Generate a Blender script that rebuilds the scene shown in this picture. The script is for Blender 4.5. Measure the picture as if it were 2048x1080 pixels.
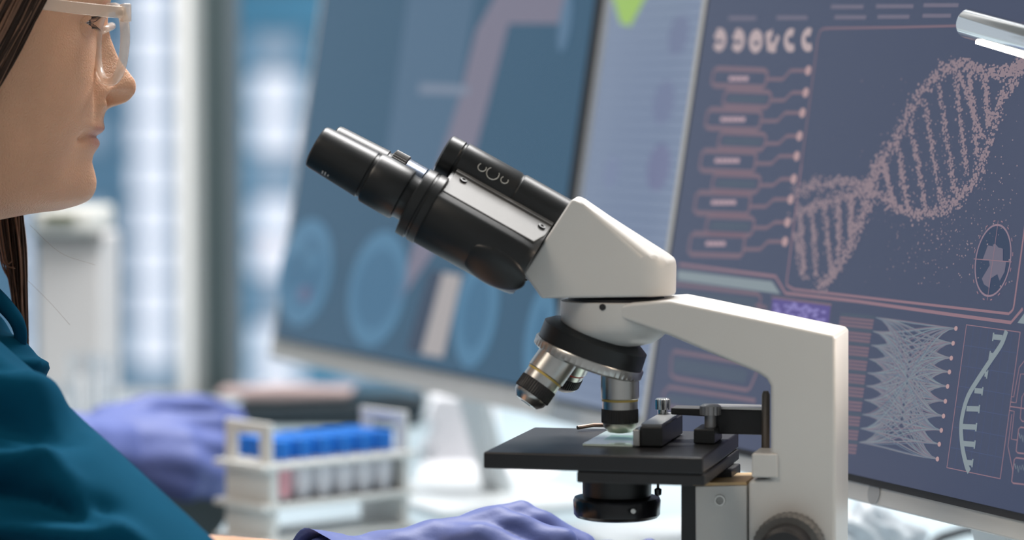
import bpy, bmesh, math, random
import numpy as np
from mathutils import Vector, Matrix

random.seed(7)
rng = np.random.default_rng(7)
for o in list(bpy.data.objects):
    bpy.data.objects.remove(o)
SC = bpy.context.scene
COL = SC.collection

# ------------------------------------------------------------------ camera
FPX = 6000.0
PITCH = math.atan(340 / FPX)
CZ = 1.112
cam = bpy.data.cameras.new('camera')
cam.sensor_width = 36.0
cam.lens = FPX / 2048 * 36.0
cam.clip_start = 0.05
cam.clip_end = 1000
cam.dof.use_dof = True
cam.dof.focus_distance = 1.785
cam.dof.aperture_fstop = 4.2
camo = bpy.data.objects.new('camera', cam)
COL.objects.link(camo)
camo.location = (0, 0, CZ)
camo.rotation_euler = (math.pi / 2 - PITCH, 0, 0)
SC.camera = camo

# ------------------------------------------------------------------ world
W = bpy.data.worlds.new('overcast_sky')
SC.world = W
W.use_nodes = True
bg = W.node_tree.nodes['Background']
bg.inputs[0].default_value = (0.84, 0.92, 1.0, 1)
bg.inputs[1].default_value = 0.72

# ------------------------------------------------------------------ lights
def area(name, loc, target, sx, sy, power, color):
    l = bpy.data.lights.new(name, 'AREA')
    l.shape = 'RECTANGLE'
    l.size = sx
    l.size_y = sy
    l.energy = power
    l.color = color
    o = bpy.data.objects.new(name, l)
    COL.objects.link(o)
    o.location = loc
    d = Vector(target) - Vector(loc)
    o.rotation_euler = d.to_track_quat('-Z', 'Y').to_euler()
    return o

area('ceiling_and_fill_light', (0.25, 2.75, 2.74), (0.25, 2.55, 0.8), 1.5, 0.9, 112, (1.0, 0.98, 0.96))
area('ceiling_and_fill_light', (-0.95, 0.95, 2.40), (-0.40, 1.70, 1.0), 0.8, 0.5, 13, (1.0, 0.86, 0.72))  # unseen warm fill, added to brighten the woman's face

SC.view_settings.view_transform = 'Standard'
SC.view_settings.look = 'None'
SC.view_settings.exposure = 0.0
SC.view_settings.gamma = 1.0
SC.view_settings.use_curve_mapping = False

# ------------------------------------------------------------------ projection helpers (metres, real depths)
FW = np.array([0, math.cos(PITCH), -math.sin(PITCH)])
UP = np.array([0, math.sin(PITCH), math.cos(PITCH)])
CC = np.array([0, 0, CZ])
def ray(px, py):
    return FW + (px - 1024) / FPX * np.array([1.0, 0, 0]) + (540 - py) / FPX * UP
def at(px, py, Y):
    d = ray(px, py)
    return CC + d * (Y / d[1])
def onz(px, py, z):
    d = ray(px, py)
    return CC + d * ((z - CZ) / d[2])
def onplane(px, py, P, n):
    d = ray(px, py)
    return CC + d * (np.dot(P - CC, n) / np.dot(d, n))

class Frame:
    def __init__(s, o, th):
        t = math.radians(th)
        s.o = np.array(o, float)
        s.ex = np.array([math.cos(t), -math.sin(t), 0])
        s.ey = np.array([math.sin(t), math.cos(t), 0])
        s.ez = np.array([0, 0, 1.0])
    def w(s, x, y, z):
        return s.o + s.ex * x + s.ey * y + s.ez * z
    def loc(s, p):
        d = np.array(p) - s.o
        return np.array([d @ s.ex, d @ s.ey, d @ s.ez])
    def L(s, px, py, yl):
        q = s.loc(onplane(px, py, s.w(0, yl, 0), s.ey))
        return q[0], q[2]

# ------------------------------------------------------------------ materials
MATS = {}
def srgb(r, g, b):
    def c(v):
        v /= 255.0
        return v / 12.92 if v <= 0.04045 else ((v + 0.055) / 1.055) ** 2.4
    return (c(r), c(g), c(b))

def mat(name, rgb, rough=0.5, metal=0.0, var=0.06, vscale=60.0, bump=0.0, bscale=400.0, emit=0.0,
        ecol=None, trans=0.0, ior=1.45, sss=0.0, spec=0.5, coat=0.0, aniso=None, stretch=None):
    if name in MATS:
        return MATS[name]
    m = bpy.data.materials.new(name)
    m.use_nodes = True
    nt = m.node_tree
    b = nt.nodes['Principled BSDF']
    tc = nt.nodes.new('ShaderNodeTexCoord')
    src = tc.outputs['Object']
    if stretch:
        mp = nt.nodes.new('ShaderNodeMapping')
        mp.inputs['Scale'].default_value = stretch
        nt.links.new(src, mp.inputs[0])
        src = mp.outputs[0]
    nz = nt.nodes.new('ShaderNodeTexNoise')
    nz.inputs['Scale'].default_value = vscale
    nz.inputs['Detail'].default_value = 4
    nt.links.new(src, nz.inputs['Vector'])
    mx = nt.nodes.new('ShaderNodeMix')
    mx.data_type = 'RGBA'
    a = [max(0, c * (1 - var)) for c in rgb]
    d = [min(1, c * (1 + var)) for c in rgb]
    mx.inputs[6].default_value = (*a, 1)
    mx.inputs[7].default_value = (*d, 1)
    nt.links.new(nz.outputs[0], mx.inputs[0])
    nt.links.new(mx.outputs[2], b.inputs['Base Color'])
    b.inputs['Roughness'].default_value = rough
    b.inputs['Metallic'].default_value = metal
    b.inputs['IOR'].default_value = ior
    b.inputs['Specular IOR Level'].default_value = spec
    if trans:
        b.inputs['Transmission Weight'].default_value = trans
    if coat:
        b.inputs['Coat Weight'].default_value = coat
        b.inputs['Coat Roughness'].default_value = 0.08
    if sss:
        b.inputs['Subsurface Weight'].default_value = sss
        b.inputs['Subsurface Radius'].default_value = (1.0, 0.35, 0.2)
        b.inputs['Subsurface Scale'].default_value = 0.004
    if emit:
        b.inputs['Emission Color'].default_value = (*(ecol or rgb), 1)
        b.inputs['Emission Strength'].default_value = emit
    if bump:
        n2 = nt.nodes.new('ShaderNodeTexNoise')
        n2.inputs['Scale'].default_value = bscale
        n2.inputs['Detail'].default_value = 3
        nt.links.new(src, n2.inputs['Vector'])
        bp = nt.nodes.new('ShaderNodeBump')
        bp.inputs['Strength'].default_value = bump
        bp.inputs['Distance'].default_value = 0.002
        nt.links.new(n2.outputs[0], bp.inputs['Height'])
        nt.links.new(bp.outputs[0], b.inputs['Normal'])
    MATS[name] = m
    return m

def pane_mat(name, tint, gloss=0.06):
    m = bpy.data.materials.new(name)
    m.use_nodes = True
    nt = m.node_tree
    for n in list(nt.nodes):
        nt.nodes.remove(n)
    out = nt.nodes.new('ShaderNodeOutputMaterial')
    tr = nt.nodes.new('ShaderNodeBsdfTransparent')
    tr.inputs[0].default_value = (*tint, 1)
    gl = nt.nodes.new('ShaderNodeBsdfGlossy')
    gl.inputs['Roughness'].default_value = 0.03
    mx = nt.nodes.new('ShaderNodeMixShader')
    mx.inputs[0].default_value = gloss
    nt.links.new(tr.outputs[0], mx.inputs[1])
    nt.links.new(gl.outputs[0], mx.inputs[2])
    nt.links.new(mx.outputs[0], out.inputs[0])
    MATS[name] = m
    return m

def glow(name, rgb255, strength=1.0):
    """a lit picture element of a screen: no diffuse colour, it only gives off light"""
    c = srgb(*rgb255)
    m = mat(name, (0.0, 0.0, 0.0), rough=0.30, emit=strength, ecol=c, spec=0.55)
    return m

WHITE = mat('white_enamel', (0.57, 0.565, 0.55), rough=0.38, var=0.03, vscale=30, bump=0.03, bscale=900)
BLACK = mat('black_satin', (0.011, 0.012, 0.013), rough=0.36, var=0.2, bump=0.04, bscale=1200)
BLACKM = mat('black_matte', (0.016, 0.016, 0.018), rough=0.5, var=0.2, bump=0.06, bscale=900)
BLACKG = mat('black_gloss', (0.010, 0.010, 0.012), rough=0.22, var=0.2)
CHROME = mat('chrome', (0.75, 0.74, 0.72), rough=0.18, metal=1.0, var=0.05)
STEEL = mat('brushed_steel', (0.55, 0.54, 0.52), rough=0.3, metal=1.0, var=0.1, vscale=200)
SILVERP = mat('silver_plastic', (0.52, 0.52, 0.51), rough=0.42, var=0.03)
GREYP = mat('plate_reflection_grey', (0.12, 0.12, 0.118), rough=0.45, var=0.05, bump=0.05, bscale=900)  # lightness of the ceiling reflected in the plate, put into its grey

# ------------------------------------------------------------------ geometry helpers: all return (verts, faces)
def merge(*vs):
    V, F = [], []
    for v, f in vs:
        o = len(V)
        V.extend([tuple(p) for p in v])
        F.extend([tuple(i + o for i in q) for q in f])
    return V, F

def box(x0, x1, y0, y1, z0, z1):
    v = [(x, y, z) for z in (z0, z1) for y in (y0, y1) for x in (x0, x1)]
    f = [(0, 2, 3, 1), (4, 5, 7, 6), (0, 1, 5, 4), (2, 6, 7, 3), (0, 4, 6, 2), (1, 3, 7, 5)]
    return v, f

def obox(c, u, v, n, hu, hv, hn):
    c, u, v, n = [np.array(a, float) for a in (c, u, v, n)]
    vs, fs = box(-hu, hu, -hv, hv, -hn, hn)
    return [tuple(c + u * a + v * b + n * d) for a, b, d in vs], fs

def basis(axis):
    a = np.array(axis, float)
    a /= np.linalg.norm(a)
    r = np.array([0, 0, 1.0]) if abs(a[2]) < 0.9 else np.array([1.0, 0, 0])
    u = np.cross(r, a)
    u /= np.linalg.norm(u)
    return a, u, np.cross(a, u)

def lathe(profile, o, axis, n=56, cap=True, mod=None):
    a, u, v = basis(axis)
    o = np.array(o, float)
    V, F = [], []
    for i, (h, r) in enumerate(profile):
        for j in range(n):
            t = 2 * math.pi * j / n
            rr = r * (mod(i, j) if mod else 1)
            V.append(tuple(o + a * h + (u * math.cos(t) + v * math.sin(t)) * rr))
    m = len(profile)
    for i in range(m - 1):
        for j in range(n):
            k = (j + 1) % n
            F.append((i * n + j, i * n + k, (i + 1) * n + k, (i + 1) * n + j))
    if cap:
        F.append(tuple(reversed(range(n))))
        F.append(tuple(range((m - 1) * n, m * n)))
    return V, F

def extrude(poly, vec):
    n = len(poly)
    vec = np.array(vec, float)
    V = [tuple(p) for p in poly] + [tuple(np.array(p) + vec) for p in poly]
    F = [tuple(range(n)), tuple(reversed(range(n, 2 * n)))]
    for i in range(n):
        k = (i + 1) % n
        F.append((k, i, n + i, n + k))
    return V, F

def tube(path, rad, n=10, cap=True, closed=False, sx=1.0):
    P = [np.array(p, float) for p in path]
    m = len(P)
    if not hasattr(rad, '__len__'):
        rad = [rad] * m
    V, F = [], []
    pu = None
    for i in range(m):
        if closed:
            t = P[(i + 1) % m] - P[i - 1]
        else:
            t = P[min(i + 1, m - 1)] - P[max(i - 1, 0)]
        t = t / (np.linalg.norm(t) + 1e-12)
        if pu is None:
            _, u, _ = basis(t)
        else:
            u = pu - t * np.dot(pu, t)
            u /= np.linalg.norm(u) + 1e-12
        pu = u
        w = np.cross(t, u)
        for j in range(n):
            a = 2 * math.pi * j / n
            V.append(tuple(P[i] + (u * math.cos(a) * sx + w * math.sin(a)) * rad[i]))
    for i in range(m if closed else m - 1):
        ii = (i + 1) % m
        for j in range(n):
            k = (j + 1) % n
            F.append((i * n + j, i * n + k, ii * n + k, ii * n + j))
    if cap and not closed:
        F.append(tuple(reversed(range(n))))
        F.append(tuple(range((m - 1) * n, m * n)))
    return V, F

def spline(pts, k=8):
    P = [np.array(p, float) for p in pts]
    P = [2 * P[0] - P[1]] + P + [2 * P[-1] - P[-2]]
    out = []
    for i in range(1, len(P) - 2):
        for s in range(k):
            t = s / k
            a, b, c, d = P[i - 1:i + 3]
            out.append(0.5 * (2 * b + (c - a) * t + (2 * a - 5 * b + 4 * c - d) * t * t + (3 * b - a - 3 * c + d) * t ** 3))
    out.append(P[-2])
    return out

# ------------------------------------------------------------------ object helpers
MW = {}
def tag(o, label=None, cat=None, group=None, kind=None):
    if label: o['label'] = label
    if cat: o['category'] = cat
    if group: o['group'] = group
    if kind: o['kind'] = kind
    return o

def thing(name, label, cat, loc=(0, 0, 0), rotz=0.0, group=None):
    o = bpy.data.objects.new(name, None)
    o.empty_display_size = 0.05
    COL.objects.link(o)
    o.location = tuple(loc)
    o.rotation_euler = (0, 0, rotz)
    MW[o] = Matrix.Translation(Vector(tuple(loc))) @ Matrix.Rotation(rotz, 4, 'Z')
    return tag(o, label, cat, group)

def make_mesh(name, vf, m, smooth=35, M=None):
    v, f = vf
    me = bpy.data.meshes.new(name)
    if M is not None:
        Mi = np.array(M.inverted())
        A = np.array([tuple(p) for p in v], float)
        A = A @ Mi[:3, :3].T + Mi[:3, 3]
        v = [tuple(p) for p in A]
    else:
        v = [tuple(p) for p in v]
    me.from_pydata(v, [], f)
    bm = bmesh.new()
    bm.from_mesh(me)
    bmesh.ops.recalc_face_normals(bm, faces=bm.faces)
    bm.to_mesh(me)
    bm.free()
    me.materials.append(m)
    if smooth:
        me.polygons.foreach_set('use_smooth', [True] * len(me.polygons))
        if smooth < 180:
            me.set_sharp_from_angle(angle=math.radians(smooth))
    me.update()
    return me

def part(name, vf, m, parent, smooth=35, bevel=0, seg=3, label=None, kind=None, ang=40):
    """a mesh built from world-space points, child of a thing (or of a part)"""
    root = parent
    while root.parent:
        root = root.parent
    o = bpy.data.objects.new(name, make_mesh(name, vf, m, smooth, MW[root]))
    COL.objects.link(o)
    o.parent = parent
    if bevel:
        b = o.modifiers.new('bevel', 'BEVEL')
        b.width = bevel
        b.segments = seg
        b.limit_method = 'ANGLE'
        b.angle_limit = math.radians(ang)
        b.harden_normals = True
    return tag(o, label, kind=kind)

def single(name, vf, m, label, cat, loc=(0, 0, 0), smooth=35, bevel=0, seg=3, group=None, kind=None):
    M = Matrix.Translation(Vector(tuple(loc)))
    o = bpy.data.objects.new(name, make_mesh(name, vf, m, smooth, M))
    COL.objects.link(o)
    o.location = tuple(loc)
    MW[o] = M
    if bevel:
        b = o.modifiers.new('bevel', 'BEVEL')
        b.width = bevel
        b.segments = seg
        b.limit_method = 'ANGLE'
        b.harden_normals = True
    return tag(o, label, cat, group, kind)

def struct(name, vf, m, bevel=0, smooth=35, loc=(0, 0, 0)):
    return single(name, vf, m, None, None, loc=loc, kind='structure', bevel=bevel, smooth=smooth)

def copy_tree(o, parent=None):
    c = o.copy()
    COL.objects.link(c)
    if parent:
        c.parent = parent
    for ch in list(o.children):
        copy_tree(ch, c)
    return c

def blob(caps, voxel=0.004, smooth=6, shape=None):
    """one continuous surface grown over tapered capsules (p0, p1, r0, r1)"""
    V, F = [], []
    for p0, p1, r0, r1 in caps:
        p0 = np.array(p0, float); p1 = np.array(p1, float)
        ax = p1 - p0
        ln = np.linalg.norm(ax)
        if ln < 1e-6:
            ax = np.array([0, 0, 1.0]); ln = 1e-6
        a, u, v = basis(ax)
        prof = []
        for i in range(7):
            t = -math.pi / 2 + i * (math.pi / 2) / 6
            prof.append((r0 * math.sin(t), max(r0 * math.cos(t), 1e-5)))
        for i in range(7):
            t = i * (math.pi / 2) / 6
            prof.append((ln + r1 * math.sin(t), max(r1 * math.cos(t), 1e-5)))
        vv, ff = lathe(prof, p0, a, n=20)
        o = len(V)
        V += vv
        F += [tuple(i + o for i in q) for q in ff]
    me = bpy.data.meshes.new('blob_tmp')
    me.from_pydata(V, [], F)
    ob = bpy.data.objects.new('blob_tmp', me)
    COL.objects.link(ob)
    r = ob.modifiers.new('r', 'REMESH')
    r.mode = 'VOXEL'
    r.voxel_size = voxel
    s = ob.modifiers.new('s', 'SMOOTH')
    s.factor = 0.5
    s.iterations = smooth
    dg = bpy.context.evaluated_depsgraph_get()
    ev = ob.evaluated_get(dg)
    em = ev.to_mesh()
    A = np.zeros(len(em.vertices) * 3)
    em.vertices.foreach_get('co', A)
    A = A.reshape(-1, 3)
    N = np.zeros(len(em.vertices) * 3)
    em.vertices.foreach_get('normal', N)
    N = N.reshape(-1, 3)
    faces = [tuple(p.vertices) for p in em.polygons]
    ev.to_mesh_clear()
    bpy.data.objects.remove(ob)
    bpy.data.meshes.remove(me)
    if shape:
        A = shape(A, N)
    return [tuple(p) for p in A], faces

# ================================================================== SETTING
TZ = 0.75
BACKY = 3.75
FLOORM = mat('grey_vinyl_floor', (0.20, 0.23, 0.24), rough=0.5, var=0.1, vscale=6)
struct('floor', box(-4, 4, -1.0, BACKY + 0.2, -0.05, 0), FLOORM)
WALLM = mat('pale_wall_paint', (0.66, 0.67, 0.68), rough=0.7, var=0.03, vscale=4)
def wx(px, Y=BACKY):
    return (px - 1024) / FPX * Y
xa, xb, xc = wx(368), wx(418), wx(464)
wall = merge(box(-4, 4, BACKY, BACKY + 0.2, 0, 0.70),
             box(-4, 4, BACKY, BACKY + 0.2, 2.45, 2.8),
             box(-4, -2.2, BACKY, BACKY + 0.2, 0.70, 2.45),
             box(2.2, 4, BACKY, BACKY + 0.2, 0.70, 2.45))
struct('wall_back', wall, WALLM)
struct('wall_front', box(-4, 4, -1.2, -1.0, 0, 2.8), WALLM)
struct('wall_left', box(-4.2, -4, -1.2, BACKY + 0.2, 0, 2.8), WALLM)
struct('wall_right', box(4, 4.2, -1.2, BACKY + 0.2, 0, 2.8), WALLM)
struct('ceiling', box(-4.2, 4.2, -1.2, BACKY + 0.2, 2.8, 2.9), mat('ceiling_white', (0.75, 0.75, 0.74), rough=0.8, var=0.02, vscale=4))
FRM = mat('window_frame_grey', (0.62, 0.62, 0.61), rough=0.45, var=0.03)
FRD = mat('window_frame_dark', (0.045, 0.065, 0.070), rough=0.4, var=0.1)
FRG = mat('window_gasket_grey', (0.23, 0.25, 0.25), rough=0.5, var=0.1)
PANE = pane_mat('window_pane_glass', (0.96, 0.98, 1.0), 0.05)
tr = struct('trim_1', box(xa, xb - 0.012, BACKY - 0.09, BACKY + 0.12, 0.70, 2.45), FRM, bevel=0.004)
part('gasket', box(xb - 0.012, xb, BACKY - 0.07, BACKY + 0.12, 0.70, 2.45), FRG, tr)
part('dark_mullion', box(xb, xc, BACKY - 0.05, BACKY + 0.12, 0.70, 2.45), FRD, tr, label='dark mullion strip')
def window(name, x0, x1):
    w = struct(name, merge(box(x0, x1, BACKY + 0.02, BACKY + 0.12, 0.70, 0.74),
                           box(x0, x1, BACKY + 0.02, BACKY + 0.12, 2.40, 2.45)), FRM)
    part('pane', box(x0, x1, BACKY + 0.06, BACKY + 0.066, 0.74, 2.40), PANE, w)
    return w
window('window_1', -2.2, xa)
window('window_2', xc, 2.2)

# ------------------------------------------------------------------ far buildings outside the window
GL1 = mat('tower_blue_glass', srgb(100, 148, 176), rough=0.35, var=0.12, vscale=0.4)
GL2 = mat('tower_cyan_glass', srgb(84, 168, 202), rough=0.35, var=0.15, vscale=0.3)
SPN = mat('tower_spandrel', srgb(84, 132, 158), rough=0.5, var=0.1, vscale=0.4)
LIT = mat('tower_lit_window', (0.8, 0.8, 0.82), rough=0.4, emit=0.8, ecol=srgb(238, 236, 244), var=0.05, vscale=0.5)
DIM = mat('tower_pale_window', srgb(190, 208, 224), rough=0.4, emit=0.12, var=0.1, vscale=0.5)
def tower(label, pxs, Y, z0, nf, fh, cols, bodym):
    """cols: (px0, px1, kind) window columns; one window piece per floor"""
    x0, x1 = wx(pxs[0], Y), wx(pxs[1], Y)
    t = thing('office_tower', label, 'building', ((x0 + x1) / 2, Y + 6, z0), group='towers outside the window')
    part('facade', box(x0, x1, Y, Y + 12, z0, z0 + nf * fh), bodym, t)
    for i in range(nf + 1):
        z = z0 + i * fh
        part('floor_slab', box(x0 - 0.1, x1 + 0.1, Y - 0.25, Y, z - 0.25, z + 0.25), SPN, t)
    for c0, c1, kinds in cols:
        a, b = wx(c0, Y), wx(c1, Y)
        for i in range(nf):
            k = kinds(i)
            if k is None:
                continue
            z = z0 + i * fh
            h = 0.18 if k[1] == 'tall' else 0.45
            part('window', box(a, b, Y - 0.14, Y - 0.02, z + h + 0.1, z + fh - h), k[0], t)
TY = 190.0
def floor_z(py):
    return at(1024, py, TY)[2]
zb = floor_z(900)
fh = (floor_z(0) - floor_z(85))
nf = 15
def colA(i):
    py = 900 - 85 * (i + 0.5)
    if py > 640: return (DIM if i != 2 else LIT, 'tall')
    return (LIT, 'tall')
def colB(i):
    py = 900 - 85 * (i + 0.5)
    if py < 110: return (DIM, 'low') if i % 2 else None
    return (LIT, 'tall') if i % 3 else (DIM, 'tall')
def colC(i):
    return (DIM, 'low') if i % 2 else None
tower('blue glass tower with a bright column of windows, left of the dark mullion', (-330, 372), TY, zb, nf, fh,
      [(268, 345, colA), (60, 120, colA), (-120, -50, colC), (165, 205, colC)], GL1)
tower('cyan glass tower with white window column, between dark mullion and scan monitor', (394, 1250), TY + 3, zb, nf, fh,
      [(508, 596, colB), (690, 760, colC), (860, 950, colB), (1040, 1100, colC)], GL2)
tower('pale tower far left outside the window', (-900, -350), TY + 20, zb, nf, fh,
      [(-850, -780, colA), (-680, -600, colB), (-520, -450, colA)], GL1)

# ================================================================== TABLES
TABM = mat('pale_blue_laminate', (0.38, 0.465, 0.51), rough=0.36, var=0.02, vscale=8)
LEGM = mat('table_leg_grey', (0.45, 0.46, 0.47), rough=0.4)
t = thing('lab_table', 'pale blue white laminate table carrying the microscope and test tube rack', 'table', (0.4, 2.0, 0))
part('table_top', box(-0.248, 1.25, 1.15, 2.93, TZ - 0.03, TZ), TABM, t, bevel=0.003)
for x, y in ((-0.21, 1.2), (1.2, 1.2), (-0.21, 2.88), (1.2, 2.88)):
    part('leg', box(x - 0.025, x + 0.025, y - 0.025, y + 0.025, 0, TZ - 0.03), LEGM, t)
t = thing('window_bench', 'long pale bench under the window behind the main table', 'table', (0, 3.3, 0))
part('bench_top', box(-1.6, 1.6, 2.95, 3.64, TZ - 0.03, TZ), TABM, t, bevel=0.003)
part('front_panel', box(-1.55, 1.55, 3.02, 3.04, 0, TZ - 0.03), mat('bench_panel', (0.25, 0.32, 0.34), rough=0.5), t)
for x in (-1.5, 1.5):
    part('side_panel', box(x - 0.02, x + 0.02, 3.04, 3.6, 0, TZ - 0.03), LEGM, t)

# ================================================================== MICROSCOPE
ax0 = at(1232, 880, 1.74)
ORG = (ax0[0], 1.74, TZ)
ST = Frame(ORG, 13.0)
HD = Frame(ORG, 4.0)
mic = thing('microscope', 'white binocular compound microscope with black eyepieces standing on the pale table', 'microscope', ORG, -math.radians(13.0))

def poly(fr, pts, yl):
    return [fr.w(x, yl, z) for x, z in (fr.L(px, py, yl) for px, py in pts)]

# --- foot and illuminator (below the frame)
part('base', merge(extrude([ST.w(x, y, 0.0) for x, y in ((-0.085, -0.05), (-0.085, 0.05), (0.02, 0.068), (0.155, 0.068), (0.155, -0.068), (0.02, -0.068))], (0, 0, 0.042))), WHITE, mic, bevel=0.006)
part('illuminator', lathe([(0, 0.034), (0.012, 0.034), (0.016, 0.026), (0.026, 0.024)], ST.w(0, 0, 0.042), (0, 0, 1)), BLACK, mic)

# --- arm
arm_px = [(1222, 614), (1262, 606), (1340, 601), (1400, 613), (1500, 634), (1600, 655), (1668, 669), (1672, 676), (1672, 900), (1670, 1300),
          (1497, 1300), (1497, 961), (1541, 958), (1541, 772), (1533, 758), (1515, 746), (1420, 706), (1340, 672), (1305, 660), (1262, 645), (1222, 632)]
YA = -0.031
arm_poly = poly(ST, arm_px, YA)
arm = part('arm', extrude(arm_poly, ST.ey * 0.062), WHITE, mic, bevel=0.0035, seg=4)
# small square guide on the front of the column
x0, z0 = ST.L(1503, 955, YA - 0.002)
x1, z1 = ST.L(1541, 908, YA - 0.002)
part('guide_block', extrude([ST.w(x0, YA - 0.002, z0), ST.w(x1 + 0.004, YA - 0.002, z0), ST.w(x1 + 0.004, YA - 0.002, z1), ST.w(x0, YA - 0.002, z1)], ST.ey * 0.03), WHITE, mic, bevel=0.001)
# ring that carries head and nosepiece
def zpx(py, fr=ST, yl=0.0, px=1232):
    return fr.L(px, py, yl)[1]
ring_prof = [(zpx(691), 0.006), (zpx(690), 0.015), (zpx(685), 0.021), (zpx(675), 0.026), (zpx(663), 0.0298), (zpx(652), 0.0316), (zpx(640), 0.0322), (zpx(618), 0.0323), (zpx(601), 0.0323), (zpx(599.5), 0.0305)]
ring = part('arm_ring', lathe(ring_prof, ST.w(0, 0, 0), (0, 0, 1), n=72), WHITE, mic, smooth=50)
xh, zh = ST.L(1206, 614, -0.031)
part('set_screw_hole', lathe([(0, 0.0019), (0.004, 0.0019)], ST.w(xh, -0.0326, zh), ST.ey, n=20), BLACKM, mic)
part('shadow_gap', lathe([(zpx(599.5), 0.028), (zpx(594), 0.028)], ST.w(0, 0, 0), (0, 0, 1)), BLACKM, mic)

# --- head (white body)
hp = [(1141, 402), (1147, 398), (1163, 405), (1335, 514), (1349, 525), (1351, 540), (1350, 594), (1083, 597), (1047, 546)]
HY = 0.030
hp2 = [HD.L(px, py, -HY) for px, py in hp]
xr = max(x for x, z in hp2)
RR = 0.020
V, F = [], []
ys = [-0.030, -0.0285, -0.026, -0.0225, -0.018, -0.012, 0, 0.012, 0.018, 0.0225, 0.026, 0.0285, 0.030]
for y in ys:
    over = max(0.0, abs(y) - (HY - RR)) / RR
    k = math.sqrt(max(0, 1 - over * over))
    for x, z in hp2:
        if x > xr - RR - 0.012:
            x = xr - RR + (x - (xr - RR)) * (k if x > xr - RR else 1)
        V.append(HD.w(x, y, z))
n = len(hp2)
for i in range(len(ys) - 1):
    for j in range(n):
        q = (j + 1) % n
        F.append((i * n + j, i * n + q, (i + 1) * n + q, (i + 1) * n + j))
F.append(tuple(range(n)))
F.append(tuple(reversed(range((len(ys) - 1) * n, len(ys) * n))))
head = part('head', (V, F), WHITE, mic, bevel=0.0028, seg=4, ang=32)

# --- eyepiece tubes, tilted 29 degrees
TA = math.radians(29.2)
DX, DZ = math.cos(TA), -math.sin(TA)
axd = HD.ex * DX + HD.ez * DZ
bdir = HD.ex * (-DZ) + HD.ez * DX       # perpendicular, up
sx0, sz0 = HD.L(632, 292, -0.030)
K = 1.0 / 3508.0
def tp(s, a, b):
    """point: s px along the tube from the near eyepiece's rim, a sideways, b up (metres)"""
    return HD.w(sx0, 0, sz0) + axd * (s * K) + HD.ey * a + bdir * b
def ring_lathe(name, prof, a, b, m, parent, n=64, mod=None, smooth=35, label=None):
    return part(name, lathe([(h * K, r * K) for h, r in prof], tp(0, a, b), axd, n=n, mod=mod), m, parent, smooth=smooth, label=label)

# hinge barrel with its scale
HB = 0.0300
hs = [(224, 0), ]
hb = ring_lathe('hinge_barrel', [(222, 36), (226, 43), (254, 44.5), (257, 42), (260, 42), (263, 45.5), (385, 46), (388, 44), (392, 44), (395, 46.5), (540, 47)], 0.0, HB, BLACK, mic)
for s, rad in ((310, 8.5), (335, 13), (362, 7.5)):
    # engraved rings of the scale, lying on the near lower flank of the barrel
    phi = math.radians(22)
    nrm = -HD.ey * math.cos(phi) + bdir * math.sin(phi)
    c = tp(s, 0, HB) + nrm * (46.2 * K)
    e1, e2 = axd, np.cross(nrm, axd)
    pts = [c + (e1 * math.cos(t) * rad + e2 * math.sin(t) * rad) * K for t in np.linspace(math.pi * 0.75, math.pi * 2.2, 16)]
    part('scale_mark', tube(pts, 1.3 * K, n=6), mat('scale_grey', (0.32, 0.32, 0.30), rough=0.4), hb)

def eyepiece(a, diopter):
    e = ring_lathe('eyepiece', [(4, 30), (0, 34), (-1, 40), (2, 44), (8, 45.5), (100, 49.5), (118, 50.5), (120, 47.5), (125, 47.5), (127, 52.5), (131, 54.5), (196, 55), (201, 53.5), (203, 49), (206, 47.5), (240, 47.5)], a, 0, BLACK, mic)
    ring_lathe('eye_lens', [(3, 30), (6, 30)], a, 0, mat('lens_glass_dark', (0.02, 0.02, 0.03), rough=0.05, coat=1.0), e)
    if diopter:
        ring_lathe('diopter_ring', [(128, 56), (130, 60), (160, 60.5), (163, 56)], a, 0.0, mat('knurled_grey', (0.09, 0.09, 0.09), rough=0.4), e, n=96,
                   mod=lambda i, j: 1.0 if j % 2 else 0.965)
        ring_lathe('steel_sleeve', [(163, 57), (205, 57)], a, 0.0, mat('blued_steel', (0.12, 0.14, 0.18), rough=0.25, metal=1.0), e)
    return e
epn = eyepiece(-0.030, False)
epf = eyepiece(0.030, True)
# faint engraved figures on the near eyepiece
for s, h in ((40, 7), (46, 9), (53, 5)):
    phi = math.radians(-52)
    nrm = -HD.ey * math.cos(phi) + bdir * math.sin(phi)
    c = tp(s, -0.030, 0) + nrm * (47.3 * K)
    e2 = np.cross(nrm, axd)
    part('engraved_figure', obox(c, axd, e2, nrm, 1.2 * K, h * 0.6 * K, 0.8 * K), mat('engraving_white', (0.45, 0.45, 0.44), rough=0.5), epn)

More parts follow.
